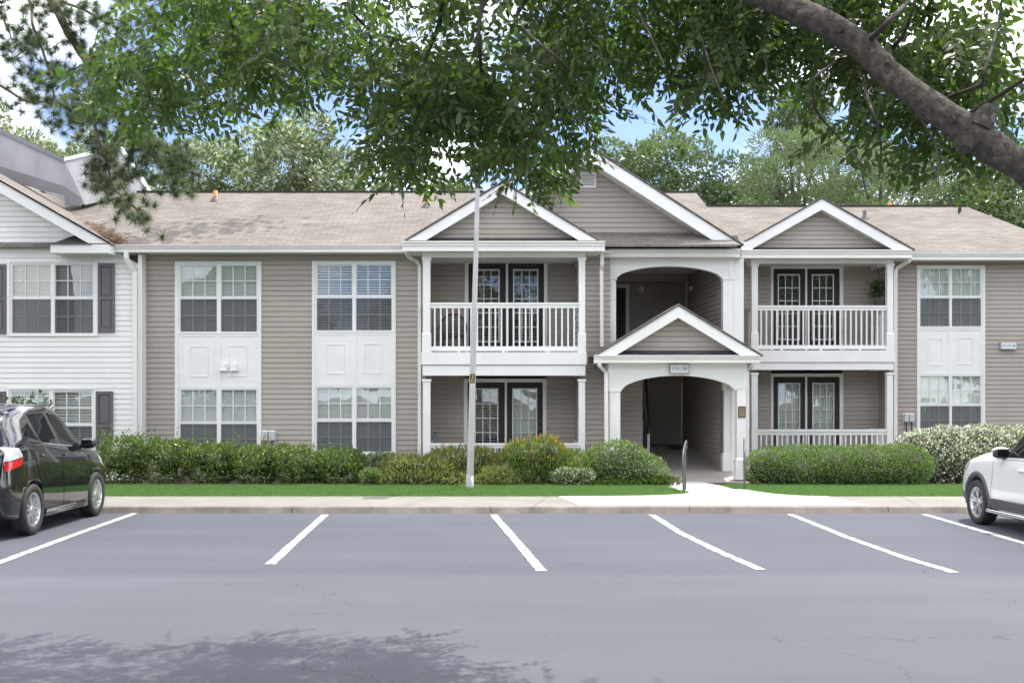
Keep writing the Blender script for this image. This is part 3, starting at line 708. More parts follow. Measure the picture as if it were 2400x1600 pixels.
# ---- breezeway arch, upper storey
def arch_panel(d, x0, x1, ztop, spring, crown, ox0, ox1, th=.16):
    pts = []
    for q in range(25):
        t = q / 24; x = ox0 + (ox1 - ox0) * t; pts.append((x, spring + (crown - spring) * (1 - (2 * t - 1) ** 2) ** .62 if 0 < t < 1 else spring))
    mb = MB(); y0, y1 = d, d + th
    f = [(x0, spring)] + pts + [(x1, spring)]
    for a, b in zip(f[:-1], f[1:]):
        if b[0] - a[0] < 1e-6: continue
        mb.face([(a[0], y0, a[1]), (b[0], y0, b[1]), (b[0], y0, ztop), (a[0], y0, ztop)])
        mb.face([(b[0], y1, b[1]), (a[0], y1, a[1]), (a[0], y1, ztop), (b[0], y1, ztop)])
        mb.face([(a[0], y1, a[1]), (b[0], y1, b[1]), (b[0], y0, b[1]), (a[0], y0, a[1])])
    mb.face([(x0, y1, spring), (x0, y0, spring), (x0, y0, ztop), (x0, y1, ztop)]); mb.face([(x1, y0, spring), (x1, y1, spring), (x1, y1, ztop), (x1, y0, ztop)])
    mb.face([(x0, y0, ztop), (x1, y0, ztop), (x1, y1, ztop), (x0, y1, ztop)])
    return mb
dA = 24.4
arch_panel(dA, X(1421, dA), X(1720, dA), Z(600, dA), Z(651, dA), Z(624, dA), X(1446, dA), X(1692, dA)).build('arch_panel', M['white'], apt, bevel=.004)
for a, b in ((1421.5, 1444), (1695, 1717)):
    post(apt, X(a, dA), X(b, dA), dA + .01, 1.9, Z(651, dA), capz=(Z(655.5, dA), Z(650.5, dA)), name='column')
mb = MB(); mb.box(X(1708, dA), X(1720.3, dA), dA - .02, dA - .001, Z(650, dA), Z(604, dA)); mb.build('arch_trim', M['white'], apt)
# side wall right of the arch, running back to the right wing
yBk = 28.2; xRW = X(1613, yBk); xRF = X(1693, 24.72)
BW = lambda u: xRF + (xRW - xRF) * (u - 24.72) / (yBk - 24.72)
w = MB(); siding(w, 0, -.1, 4.95, 24.72, yBk + .6, mp=lambda u, q, z: (BW(u) + q, yBk + .6 + 24.72 - u if False else u, z))
wb = w.build('siding_wall', M['taupe'], apt)
w = MB(); siding(w, 0, -.3, 5.2, 24.75, DR + .02, mp=lambda u, q, z: (XE1 + .28 - q, u, z)); w.build('siding_wall', M['taupe'], apt)
MB().box(X(1717, dA), XE1 + .30, dA + .1, dA + .25, -.2, Z(601, dA)).build('corner_board', M['white'], apt)
# back walls of the two breezeway levels
zF2 = 2.62
w = MB(); siding(w, yBk, zF2, Z(636, yBk), 2.5, xRW + .02); siding(w, yBk + .9, -.1, zF2 - .2, 2.5, BW(yBk + .6)); w.build('siding_wall', M['taupe'], apt)
MB().box(2.5, X(1608, yBk), yBk - .25, yBk - .02, Z(662, yBk), Z(636, yBk) + .05).build('header_beam', M['taupe'], apt)
MB().box(2.5, xRF, dA + .17, yBk + 1, Z(625, 26.5), Z(625, 26.5) + .03).build('ceiling', M['soffit'], apt)
MB().box(2.5, xRF + .1, dA + .3, yBk + 1, zF2 - .25, zF2 - .03).build('landing', M['soffit'], apt)
MB().box(X(1607, yBk - .04), X(1610.5, yBk - .04), yBk - .06, yBk - .021, zF2, Z(662, yBk)).build('corner_board', M['white'], apt)
w = MB(); siding(w, 0, -.2, 4.95, 24.5, yBk + .9, mp=lambda u, q, z: (2.56 - q, u, z)); w.build('siding_wall', M['taupe'], apt)
dr_ = MB(); a0, a1 = X(1436, yBk), X(1466, yBk); z1_ = Z(675, yBk)
dr_.box(a1, a1 + .09, yBk - .05, yBk - .021, zF2, z1_ + .09); dr_.box(a0 - .4, a1, yBk - .05, yBk - .021, z1_, z1_ + .09)
do = dr_.build('apartment_door', M['frame'], apt)
MB().box(a0 - .4, a1 - .003, yBk - .04, yBk - .021, zF2, z1_ - .003).build('door_leaf', M['charcoal'], do)
kb = MB()
for zz in (zF2 + .98, zF2 + 1.1): kb.lathe([(0, -.05), (.03, -.045), (.03, -.03), (.012, -.02), (.012, 0)], 12, 'y', c=(X(1461, yBk), yBk - .04, zz))
kb.build('door_knob', M['steel'], do)
# ---- lower breezeway floor, stair
fl = MB(); rows = []
for y in np.linspace(23.1, yBk + .95, 12):
    z = float(np.interp(y, [23.1, 23.5, 24.6, 28.2, 30], [-.03, 0.0, .10, .50, .53])); rows.append([(2.57, y, z), (4.5, y, z), (max(5.6 if y < 24.7 else BW(y), 4.5), y, z)])
fl.grid(rows, smooth=False, flip=True).build('breezeway_floor', M['concrete_floor'], apt)
st = empty('staircase', (0, 0, 0)); st.parent = apt; st.location = Vector((3.3, 26.2, .25)) - Vector(apt.location)
sb0 = Vector((X(1517, 26.2), 26.2, Z(1071, 26.2))); stp = Vector((X(1499, 29.0), 29.0, Z(880, 29.0)))
w = MB(); siding(w, 25.75, -.05, 2.38, 2.57, X(1506, 25.75)); w.build('enclosure_wall', M['taupe'], st)
s2 = MB(); dz = .32
n_ = Vector((.06, 0, 0)); a, b = sb0, Vector((stp.x + .06, 28.9, 2.3))
pl = [a + Vector((0, 0, -.02)), a + Vector((0, 0, .55)), b + Vector((0, 0, .3)), b]
s2.face(pl); s2.face([p + n_ for p in pl][::-1])
for i in range(4):
    j = (i + 1) % 4; s2.face([pl[j], pl[i], pl[i] + n_, pl[j] + n_])
s2.build('stringer', M['white'], st)
tr = MB()
for q in range(9):
    y = 26.35 + q * .28; z = sb0.z + .06 + q * .19; tr.box(2.6, sb0.x - .02 + (b.x - a.x) * q / 10, y, y + .3, z, z + .05)
tr.build('treads', M['concrete_floor'], st)
hr_ = MB(); hr_.tube([sb0 + Vector((.02, 0, .55)), sb0 + Vector((.02, 0, .95)), b + Vector((.02, 0, 1.0))], .028, 8); hr_.tube([sb0 + Vector((.02, .8, .9)), sb0 + Vector((-.02, .8, 1.5))], .02, 6)
hr_.build('handrail', M['blackmetal'], st)
MB().box(X(1606.5, yBk + .5), X(1613, yBk + .5), yBk + .4, yBk + .44, .48, 2.4).build('corner_board', M['white'], apt)
# ---- entrance porch in front of the breezeway
po = empty('entrance_porch', (0, 0, 0)); po.parent = apt; po.location = Vector((4.0, 23.3, 0)) - Vector(apt.location)
dP = 23.3
arch_panel(dP, X(1426.7, dP), X(1750, dP), Z(848, dP), Z(914, dP), Z(880, dP), X(1456, dP), X(1722, dP), .18).build('arch_panel', M['white'], po, bevel=.004)
post(po, X(1429.5, dP), X(1454, dP), dP + .01, -.05, Z(914, dP), base_h=0.0, capz=(Z(917.5, dP), Z(912.5, dP)), name='column')
post(po, X(1727.5, dP), X(1748.8, dP), dP + .01, Z(1124, dP), Z(914, dP), base_h=.47, capz=(Z(910.5, dP), Z(905.5, dP)), name='column', ww=.09)
d2 = 24.56
post(po, X(1697, d2), X(1716, d2), d2, Z(1104, d2), 2.5, base_h=.42, name='column', ww=.09)
mb = MB(); mb.box(X(1741.5, dP), X(1750.3, dP), dP - .02, dP - .001, Z(908, dP), Z(849, dP)); mb.build('arch_trim', M['white'], po)
ax = X(1590, 23.05); az = Z(716.5, 23.05); sl = .605; zb_ = Z(832, 23.05); hw = (az - zb_) / sl
gable(po, ax, az, sl, hw, hw, 23.05, 23.36, 24.62, .245, M['taupe'], zb_, pent=.115)
gutter_mb(X(1392.5, 22.97), X(1782, 22.97), 22.95, Z(849.5, 22.97), Z(832, 22.97)).build('gutter', M['gutter'], po)
MB().box(X(1400, 23.0), X(1774, 23.0), 23.09, 24.55, Z(849.5, 23) - .002, Z(849.5, 23) + .02).build('soffit', M['soffit'], po)
for xa, xb in ((1427, 1450), (1730, 1750)): MB().box(X(xa, dP), X(xb, dP), dP + .19, 24.5, Z(912, dP), Z(851, dP)).build('side_beam', M['white'], po)
downspout(po, [(X(1404, 23), 23.0, Z(846, 23)), (X(1405, 23), 23.02, Z(856, 23)), (X(1421, 23.2), 23.25, Z(873, 23.2)), (X(1422, 23.2), 23.25, .0)])
downspout(po, [(X(1768, 23), 23.03, Z(846, 23)), (X(1766, 23), 23.08, Z(856, 23)), (X(1758, 23.2), 23.42, Z(868, 23.2)), (X(1757.5, 23.2), 23.42, .02)], .06, .05)
# ---- right wing
zw = Z(618, DR)
h3 = bay((2147.5, 2307), [(2156, 2224), (2230, 2298)], (622, 629.5), (694, 699, 765), (770, 876), [(2174, 2208, 793, 856), (2245, 2279, 792, 854)],
         (881, 947, 951, 1018, 1026), 'curtain', 'closed', 'blind', ('curtain', 'blind'), DR, 0)
XRr = 15.2
xb0, xb1 = X(1773, DR), X(2083, DR)
w = MB(); siding(w, DR, -.2, zw + .1, xb1, XRr, [h3]); siding(w, DR, -.2, zw + .1, XE1 + .25, xb0); w.build('siding_wall', M['taupe'], apt)
rx0, rx1 = X(1805.7, DRB), X(1975.5, DRB)
w = MB(); siding(w, DRB, -.2, 5.3, xb0 - .1, xb1 + .1, [(rx0 + .02, rx1 - .02, .28, Z(624, DRB))]); w.build('siding_wall', M['taupe'], apt)
w = MB(); siding(w, 0, -.2, 5.3, DR, DRB, mp=lambda u, q, z: (xb0 - q, u, z)); w.build('siding_wall', M['taupe'], apt); w = MB(); siding(w, 0, -.2, 5.3, DR, DRB, mp=lambda u, q, z: (xb1 + q, DR + DRB - u, z)); w.build('siding_wall', M['taupe'], apt)
lv, gl = [(X(1812, DRB), X(1886.5, DRB)), (X(1891.3, DRB), X(1967, DRB))], [(X(1822.4, DRB), X(1874.5, DRB)), (X(1902.4, DRB), X(1954, DRB))]
french_door(apt, DRB, rx0, rx1, Z(822, DRB) - .1, Z(622, DRB), lv, gl, (Z(797, DRB), Z(642.5, DRB)), 'open')
gl = [(X(1822.9, DRB), X(1875, DRB)), (X(1903.5, DRB), X(1955, DRB))]
french_door(apt, DRB, rx0, rx1, .28, Z(875, DRB), lv, gl, (Z(1052, DRB), Z(897, DRB)), 'curtain')
zE2, yE2 = Z(592, 27.5), 27.5; yR2 = 32.2; zR2 = zE2 + TAN * (yR2 - yE2); xh = X(2262, yR2); xc = 14.75
rf = MB(); slope_roof(rf, (4.0, yE2, zE2), (xc, yE2, zE2), (xh, yR2, zR2), (4.0, yR2, zR2), .05)
slope_roof(rf, (xc, yR2 + 4.7, zE2), (4.0, yR2 + 4.7, zE2), (4.0, yR2, zR2), (xh, yR2, zR2), .05)
slope_roof(rf, (xc, yE2, zE2), (xc, yR2 + 4.7, zE2), (xh, yR2, zR2), (xh, yR2, zR2), .05)
rf.build('roof', M['roof'], apt)
MB().box(5.2, xh, yR2 - .11, yR2 + .11, zR2 - .035, zR2 + .012).build('ridge_cap', M['roofedge'], apt)
gutter_mb(X(2128, 27.45), xc, 27.42, Z(608.5, 27.45), Z(593, 27.45)).build('gutter', M['gutter'], apt)
MB().box(5.6, xc, 27.56, DR + .05, Z(608.5, 27.55) - .004, Z(608.5, 27.55) + .02).build('soffit', M['soffit'], apt)
ax = X(1926.5, 27.0); az = Z(466, 27.0); sl = .563; zb_ = Z(585, 27.0); hw = (az - zb_) / sl
gable(apt, ax, az, sl, hw, hw, 27.0, 27.34, 31.4, .26, M['taupe'], zb_, pent=.10)
gutter_mb(X(1737, 26.92), X(2138, 26.92), 26.9, Z(604, 26.92), Z(585, 26.92)).build('gutter', M['gutter'], apt)
MB().box(X(1737, 27.0), X(2132, 27.0), 27.04, DRB, Z(604, 27.0), Z(604, 27) + .02).build('soffit', M['soffit'], apt)
MB().box(X(1736, 26.98), X(1764, 26.98), 26.96, 27.4, Z(585, 26.98) + .002, Z(567, 26.98)).build('eave_return', M['white'], apt)
# closing shell behind the facade
sh = MB(); sh.box(-7.6, XE1, 33.2, 33.3, -.2, 5.1); sh.box(4.5, XRr, 36.5, 36.6, -.2, 5.4); sh.box(XRr, XRr + .1, DR, 36.6, -.2, 5.3)
sh.box(-7.55, 2.5, D1 + .9, 33.2, 2.45, 2.6); sh.box(5.9, XRr, DRB + .6, 36.5, 2.6, 2.75)
sh.build('rear_wall', M['taupe'], apt)
# ---- downspouts
yd = D1 - .06
downspout(apt, [(X(951, 23.8), 23.8, Z(584, 23.8)), (X(952, 23.8), 23.82, Z(592, 23.8)), (X(958, 24.), 24.0, Z(603, 24)), (X(976, yd), yd - .05, Z(613, yd)), (X(983, yd), yd, Z(622, yd)), (X(983, yd), yd, -.05)])
downspout(apt, [(X(1412, 23.9), 23.98, Z(592, 23.9)), (X(1412, 23.9), 24.0, Z(620, 23.9)), (X(1410.5, 24), 24.08, Z(632, 24)), (X(1410.5, 24.1), 24.1, Z(812, 24.1))])
downspout(apt, [(X(2131, 27.2), 27.1, Z(604, 27.2)), (X(2129, 27.2), 27.15, Z(612, 27.2)), (X(2114, 27.4), 27.5, Z(622, 27.4)), (X(2102, 27.5), 27.55, Z(630, 27.5)), (X(2100, 27.5), 27.55, Z(642, 27.5)), (X(2100, 27.5), 27.55, .0)], .085)
# ---- plumbing vents on the roofs
def roof_at(py, left=True):
    y0, z0 = (yE, zE) if left else (yE2, zE2)
    return (CH - (z0 - TAN * y0)) / (TAN - (YH - py) / F)
for px, pb, pt, mt, left in ((505, 470, 447, 'pvc', True), (1000, 484, 460, 'pvc', True), (2027, 512, 493, 'lead', False)):
    d = roof_at(pb, left); x, z0, z1 = X(px, d), Z(pb, d), Z(pt, d)
    v = MB().lathe([(.055, -.1), (.055, z1 - z0), (.047, z1 - z0), (.047, 0)], 16, c=(x, d, z0)).build('vent_pipe', M[mt], apt)
    MB().lathe([(.16, -.05), (.11, .02), (.07, .075), (.058, .08)], 16, c=(x, d, z0)).build('flashing', M['lead'], v)
d = 32.6; MB().lathe([(.055, -.4), (.055, Z(474, d) - zR2), (.045, Z(474, d) - zR2)], 14, c=(X(2085, d), d, zR2)).build('vent_pipe', M['pvc'], apt)
# ---- wall lights in the upper breezeway
MB().lathe([(0, -.09), (.05, -.085), (.085, -.05), (.09, -.02), (.06, 0)], 18, 'y', c=(X(1500, yBk), yBk - .02, Z(678.5, yBk))).build('globe_light', M['white'], apt)
yl = 27.6; MB().box(BW(yl) - .11, BW(yl) - .022, yl - .06, yl + .06, Z(682, yl), Z(671, yl)).build('wall_light', M['white'], apt)
# ---- meter boxes
def meterbox(px0, px1, py0, py1, d, cable=True):
    x0, x1, z0, z1 = X(px0, d), X(px1, d), Z(py1, d), Z(py0, d); xm = (x0 + x1) / 2
    MB().box(x0, x1, d - .028, d - .015, z0 - .015, z1 + .012).build('backing_plate', M['white'], apt)
    o = None
    for a, b in ((x0 + .015, xm - .01), (xm + .01, x1 - .01)):
        o = MB().box(a, b, d - .11, d - .0285, z0, z1 - .01).build('utility_box', M['boxgrey'], apt, bevel=.008)
        if cable: MB().tube([((a + b) / 2, d - .06, z0), ((a + b) / 2 + .01, d - .06, z0 - .25), ((a + b) / 2 + .04, d - .05, z0 - .9)], .014, 8).build('cable', M['blackmetal'], o)
meterbox(613.5, 647, 1009, 1031, D1); meterbox(2115, 2141, 969, 988, DR)

# ================================================================== the white building on the left
wh = empty('white_building', (-11, 26, 0), 'white sided gabled building with dark shutters at the left end', 'building')
DW = 24.0; xwc = X(331, DW); dRk = 23.5
sl = .571; xe, ze = X(252.6, dRk), Z(570, dRk)
def win_white(pt, pm, pb, pxs, top_out, bot_out):
    gx = [(X(a, DW), X(b, DW)) for a, b in pxs]; b = .045
    x0, x1 = X(18, DW), X(231, DW); zT, zB = Z(top_out, DW), Z(bot_out, DW)
    su = MB(); y0 = DW - .055
    su.box(x0, gx[0][0] - b, y0, DW + .03, zB, zT); su.box(gx[1][1] + b, x1, y0, DW + .03, zB, zT); su.box(gx[0][0] - b, gx[1][1] + b, y0, DW + .03, Z(pt, DW) + b, zT); su.box(gx[0][0] - b, gx[1][1] + b, y0, DW + .03, zB, Z(pb, DW) - b)
    su.build('window_surround', M['white'], wh, bevel=.005)
    return gx, (x0 + .02, x1 - .02, zB + .02, zT - .02)
gA, hA = win_white(620, 0, 781, [(30, 120.5), (129.5, 219)], 612.5, 788); gB, hB = win_white(917.5, 0, 1072, [(28, 117), (126.5, 216.5)], 911, 1082)
window(wh, DW, gA, Z(620, DW), (Z(696, DW), Z(701.5, DW)), Z(781, DW), 'half', 'closed', 'blindgrey'); window(wh, DW, gB, Z(917.5, DW), (Z(993.5, DW), Z(998, DW)), Z(1072, DW), 'open', 'closed', 'blind')
xap = -13.0; zap = ze + sl * (xe - xap)
w = MB(); siding(w, DW, -.1, zap - .1, lambda z: max(-19, xap - max(0, zap - .1 - z) / sl) if z > 5.2 else -19.0, lambda z: min(xwc, xap + max(0, zap - .1 - z) / sl), [hA, hB])
w.build('siding_wall', M['whitesiding'], wh)
w = MB(); siding(w, 0, -.1, 4.9, DW, D1 + .1, mp=lambda u, q, z: (xwc - q, u, z)); w.build('siding_wall', M['whitesiding'], wh)
MB().box(X(324.5, DW), xwc + .025, DW - .03, DW + .26, -.1, 4.83).build('corner_board', M['white'], wh)
def shutter(px0, px1, py0, py1):
    x0, x1, z0, z1 = X(px0, DW), X(px1, DW), Z(py1, DW), Z(py0, DW); mb = MB(); y0, y1 = DW - .065, DW - .02; s_ = .062
    zc = z0 + (z1 - z0) * .50
    mb.box(x0, x0 + s_, y0, y1, z0, z1); mb.box(x1 - s_, x1, y0, y1, z0, z1)
    for a, b in ((z0, z0 + .09), (zc - .04, zc + .04), (z1 - .075, z1)): mb.box(x0 + s_, x1 - s_, y0, y1, a, b)
    for a, b in ((z0 + .09, zc - .04), (zc + .04, z1 - .075)):
        mb.box(x0 + s_, x1 - s_, y0 + .025, y1, a, b)
        xa, xb = x0 + s_ + .02, x1 - s_ - .02
        mb.box(xa, xb, y0 + .012, y0 + .025, a + .02, b - .02)
    mb.build('shutter', M['shutter'], wh, bevel=.004)
shutter(231.5, 270, 618, 779); shutter(-24, 17.3, 620, 782); shutter(226.5, 266, 916.5, 1078); shutter(-24, 15, 916.5, 1078)
rk = MB(); t = .235
rk.prism([(xe, ze), (xap, zap), (xap, zap - t), (xe - t / sl, ze - .0 - 0.0)], dRk, dRk + .05)
rk.prism([(xap, zap), (xap - 5.4, zap - sl * 5.4), (xap - 5.4, zap - sl * 5.4 - t), (xap, zap - t)], dRk, dRk + .05)
rk.face([(xap, dRk + .05, zap - t + .03), (xe - t / sl, dRk + .05, ze + .03), (xe - t / sl, DW + .02, ze + .03), (xap, DW + .02, zap - t + .03)])
rk.build('rake_board', M['white'], wh)
ed = MB(); ed.prism([(xe + .06, ze - .03), (xe + .06, ze + .005), (xap, zap + .04), (xap, zap + .004)], dRk - .03, dRk + .02); ed.build('drip_edge', M['roofedge'], wh)
rf = MB(); slope_roof(rf, (xe + .08, dRk - .03, ze - sl * .08 + .045), (xe + .08, 29.2, ze - sl * .08 + .045), (xap, 29.2, zap + .045), (xap, dRk - .03, zap + .045), .03)
slope_roof(rf, (xap - 5.5, 29.2, zap - sl * 5.5 + .045), (xap - 5.5, dRk - .03, zap - sl * 5.5 + .045), (xap, dRk - .03, zap + .045), (xap, 29.2, zap + .045), .03)
rf.build('roof', M['roof'], wh)
bx = MB(); bx.box(X(120, 23.5), X(257.6, 23.5), 23.46, DW - .02, Z(593.5, 23.5), Z(573, 23.5)); bx.build('eave_return', M['white'], wh, bevel=.004)
pt = MB(); a = (X(114, 23.4), 23.43, Z(572.5, 23.4)); b = (X(214, 23.4), 23.43, Z(572.5, 23.4)); c = (X(176, 23.97), 23.975, Z(551, 23.97)); dd = (X(120, 23.97), 23.975, Z(571, 23.97)); e2 = (X(214, 23.97), 23.975, Z(551, 23.97))
pt.face([a, b, e2, c], [(0, 0), (1, 0), (1, .4), (.6, .4)]); pt.face([a, c, dd], [(0, 0), (.6, .4), (0, .4)]); pt.build('pent_roof', M['darkroof'], wh)
downspout(wh, [(X(296, 23.8), 23.8, Z(584, 23.8)), (X(296.5, 23.8), 23.8, Z(604, 23.8)), (X(301, 23.85), 23.83, Z(612, 23.85)), (X(312, 23.9), 23.9, Z(630, 23.9)), (X(316.5, 23.93), 23.93, Z(638, 23.93)), (X(316.5, 23.93), 23.93, -.05)], .095, .07)
# parapet walls of the fire break on the roof
dp = 26.6
xk = X(152, dp)
def qz(px, py, d): return (X(px, d), Z(py, d))
pa = MB(); A = [qz(-160, 236, dp), qz(152, 379, dp), qz(152, 470, dp), qz(-160, 340, dp)]
pa.prism([A[3], A[2], A[1], A[0]][::1], dp, dp + .3)
c2, c3 = (X(280, 28.2), 28.2, Z(349, 28.2)), (X(345, 28.9), 28.9, Z(446, 28.9))
f0, f1 = (xk, dp, Z(379, dp)), (xk, dp, Z(470, dp)); f2 = (X(200, dp + .25), dp + .25, Z(480, dp + .25))
q1 = [f0, c2, c3, f2, f1]
off = Vector((-.12, .3, 0))
pa.face([f1, f2, c3, c2, f0]); pa.face([Vector(p) + off for p in q1])
for i in range(5):
    j = (i + 1) % 5; pa.face([q1[i], q1[j], Vector(q1[j]) + off, Vector(q1[i]) + off])
pw = pa.build('parapet_wall', M['parapet'], wh)
cp = MB(); u0, u1 = A[0], A[1]
cp.prism([(u0[0], u0[1] - .02), (u1[0], u1[1] - .02), (u1[0], u1[1] + .09), (u0[0], u0[1] + .09)], dp - .05, dp + .35); cp.build('coping', M['flash'], pw)
cp = MB()
for p, q in ((f0, c2), (c2, c3)):
    p, q = Vector(p), Vector(q); u = Vector((0, -.05, 0)); v = Vector((0, .3, 0)); h = Vector((0, 0, .09))
    P8 = [p + u, q + u, q + v, p + v]; cp.face([a_ + h for a_ in P8]); cp.face([P8[0], P8[1], P8[1] + h, P8[0] + h]); cp.face([P8[1], P8[2], P8[2] + h, P8[1] + h]); cp.face([P8[3], P8[0], P8[0] + h, P8[3] + h])
cp.build('coping', M['gutter'], pw)
fs = MB(); z_ = .16
for p, q in ((( -160, 340), (152, 437)), ((152, 437), (191, 463))):
    a0, a1 = qz(*p, dp), qz(*q, dp); fs.prism([(a0[0], a0[1] - .45), (a1[0], a1[1] - .2), (a1[0], a1[1]), (a0[0], a0[1] + .0)], dp - .012, dp + .01)
fs.build('flashing', M['flash'], pw)
# ================================================================== vegetation
rng = np.random.default_rng(11)
M['leaf_front'] = leafmat('shade_tree_leaf', (0.042, 0.078, 0.027), (0.115, 0.165, 0.055), 0.52, 0.40)
M['leaf_hedge'] = leafmat('glossy_leaf', (0.060, 0.110, 0.030), (0.140, 0.200, 0.065), 0.42, 0.26, (0.30, 0.34, 0.17), 0.16)
M['leaf_clip'] = leafmat('clipped_leaf', (0.085, 0.145, 0.048), (0.170, 0.235, 0.095), 0.42, 0.42, (0.30, 0.36, 0.20), .10)
M['leaf_var'] = leafmat('variegated_leaf', (0.14, 0.175, 0.11), (0.42, 0.43, 0.36), 0.15, 0.45, (0.80, 0.80, 0.74), 0.36)
M['leaf_pale'] = leafmat('pale_variegated_leaf', (0.10, 0.145, 0.075), (0.28, 0.32, 0.22), 0.25, 0.45, (0.62, 0.62, 0.54), 0.20)
M['leaf_nan'] = leafmat('narrow_leaf', (0.075, 0.130, 0.040), (0.27, 0.29, 0.12), 0.42, 0.4, (0.42, 0.36, 0.20), 0.18)
M['leaf_nan2'] = leafmat('narrow_leaf_orange', (0.070, 0.135, 0.032), (0.20, 0.26, 0.085), 0.42, 0.4, (0.42, 0.33, 0.16), 0.08)
M['leaf_round'] = leafmat('pale_edged_leaf', (0.085, 0.145, 0.060), (0.160, 0.220, 0.110), 0.42, 0.4, (0.38, 0.42, 0.28), 0.18)
M['leaf_flower'] = leafmat('orange_new_leaf', (0.42, 0.25, 0.09), (0.62, 0.29, 0.05), 0.3, 0.5)
M['leaf_dark'] = leafmat('dark_shrub_leaf', (0.035, 0.065, 0.020), (0.085, 0.125, 0.040), 0.2, 0.35)
M['liriope'] = leafmat('strap_leaf', (0.045, 0.085, 0.025), (0.14, 0.19, 0.07), 0.25, 0.4)
M['grassblade'] = leafmat('grass_blade', (0.085, 0.165, 0.055), (0.155, 0.250, 0.105), 0.45, 0.55)
M['core'] = plain('twig_shade', (0.036, 0.044, 0.020), 0.95, 0.4, 8.0)  # shade between leaves put into the colour of filler lumps
M['bg_mag'] = leafmat('pale_tree_leaf', (0.100, 0.140, 0.075), (0.215, 0.255, 0.155), 0.22, 0.4, (0.55, 0.58, 0.48), 0.22)
M['bg_oak'] = leafmat('oak_leaf', (0.080, 0.120, 0.055), (0.175, 0.220, 0.115), 0.28, 0.45)
M['bg_dark'] = leafmat('dark_tree_leaf', (0.060, 0.095, 0.050), (0.130, 0.175, 0.095), 0.25, 0.45)
M['bg_feather'] = leafmat('feathery_leaf', (0.105, 0.150, 0.085), (0.190, 0.235, 0.130), 0.3, 0.5)
M['needle'] = leafmat('pine_needle', (0.050, 0.082, 0.040), (0.115, 0.150, 0.080), 0.25, 0.45, (0.24, 0.25, 0.17), 0.12)
M['straw'] = leafmat('pine_straw', (0.13, 0.075, 0.045), (0.30, 0.19, 0.12), 0.1, 0.8)

def unit(a): return a / (np.linalg.norm(a, axis=-1, keepdims=True) + 1e-9)
def leaf4(P, D, L, W, fold=0.25, S=None):
    n = len(P); D = unit(D)
    if S is None: S = rng.normal(size=(n, 3))
    S = unit(S - D * (S * D).sum(1, keepdims=True)); Nn = np.cross(D, S)
    L = np.broadcast_to(np.asarray(L, float).reshape(-1, 1), (n, 1)); W = np.broadcast_to(np.asarray(W, float).reshape(-1, 1), (n, 1))
    V = np.empty((n, 4, 3)); mid = P + D * L * .45
    V[:, 0] = P; V[:, 1] = mid + S * W * .5 + Nn * W * fold; V[:, 2] = P + D * L; V[:, 3] = mid - S * W * .5 + Nn * W * fold
    return V.reshape(-1, 3), np.arange(4 * n).reshape(n, 4)
def leaf6(P, D, L, W, S, fold=0.18):
    n = len(P); D = unit(D); S = unit(S - D * (S * D).sum(1, keepdims=True)); Nn = np.cross(D, S); L = L.reshape(-1, 1); W = W.reshape(-1, 1)
    V = np.empty((n, 6, 3)); a = P + D * L * .28; b = P + D * L * .62
    V[:, 0] = P; V[:, 1] = a + S * W * .46 + Nn * W * fold; V[:, 2] = b + S * W * .42 + Nn * W * fold; V[:, 3] = P + D * L * 1.0 - Nn * W * .12
    V[:, 4] = b - S * W * .42 + Nn * W * fold; V[:, 5] = a - S * W * .46 + Nn * W * fold
    return V.reshape(-1, 3), np.arange(6 * n).reshape(n, 6)
def shell_points(ells, n, depth=0.12):
    """points on the outside of a union of ellipsoids, a little way in; returns points and outward directions"""
    E = np.array(ells, float); area = (E[:, 3] * E[:, 4] + E[:, 3] * E[:, 5] + E[:, 4] * E[:, 5]); pr = area / area.sum()
    idx = rng.choice(len(E), n, p=pr); u = unit(rng.normal(size=(n, 3))); e = E[idx]
    r = 1 - rng.exponential(depth, size=(n, 1)); r = np.clip(r, .3, 1.10)
    P = e[:, :3] + u * e[:, 3:6] * r; Nn = unit(u / e[:, 3:6])
    ok = np.ones(n, bool)
    for j in range(len(E)):
        q = ((P - E[j, :3]) / E[j, 3:6]); ok &= ~(((q ** 2).sum(1) < .62) & (idx != j))
    return P[ok], Nn[ok]
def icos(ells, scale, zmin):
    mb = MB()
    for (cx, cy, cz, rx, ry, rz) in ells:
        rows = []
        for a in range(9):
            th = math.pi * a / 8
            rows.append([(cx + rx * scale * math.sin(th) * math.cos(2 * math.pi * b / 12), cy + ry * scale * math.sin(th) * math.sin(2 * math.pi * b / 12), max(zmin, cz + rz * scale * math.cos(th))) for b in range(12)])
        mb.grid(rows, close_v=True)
    return mb
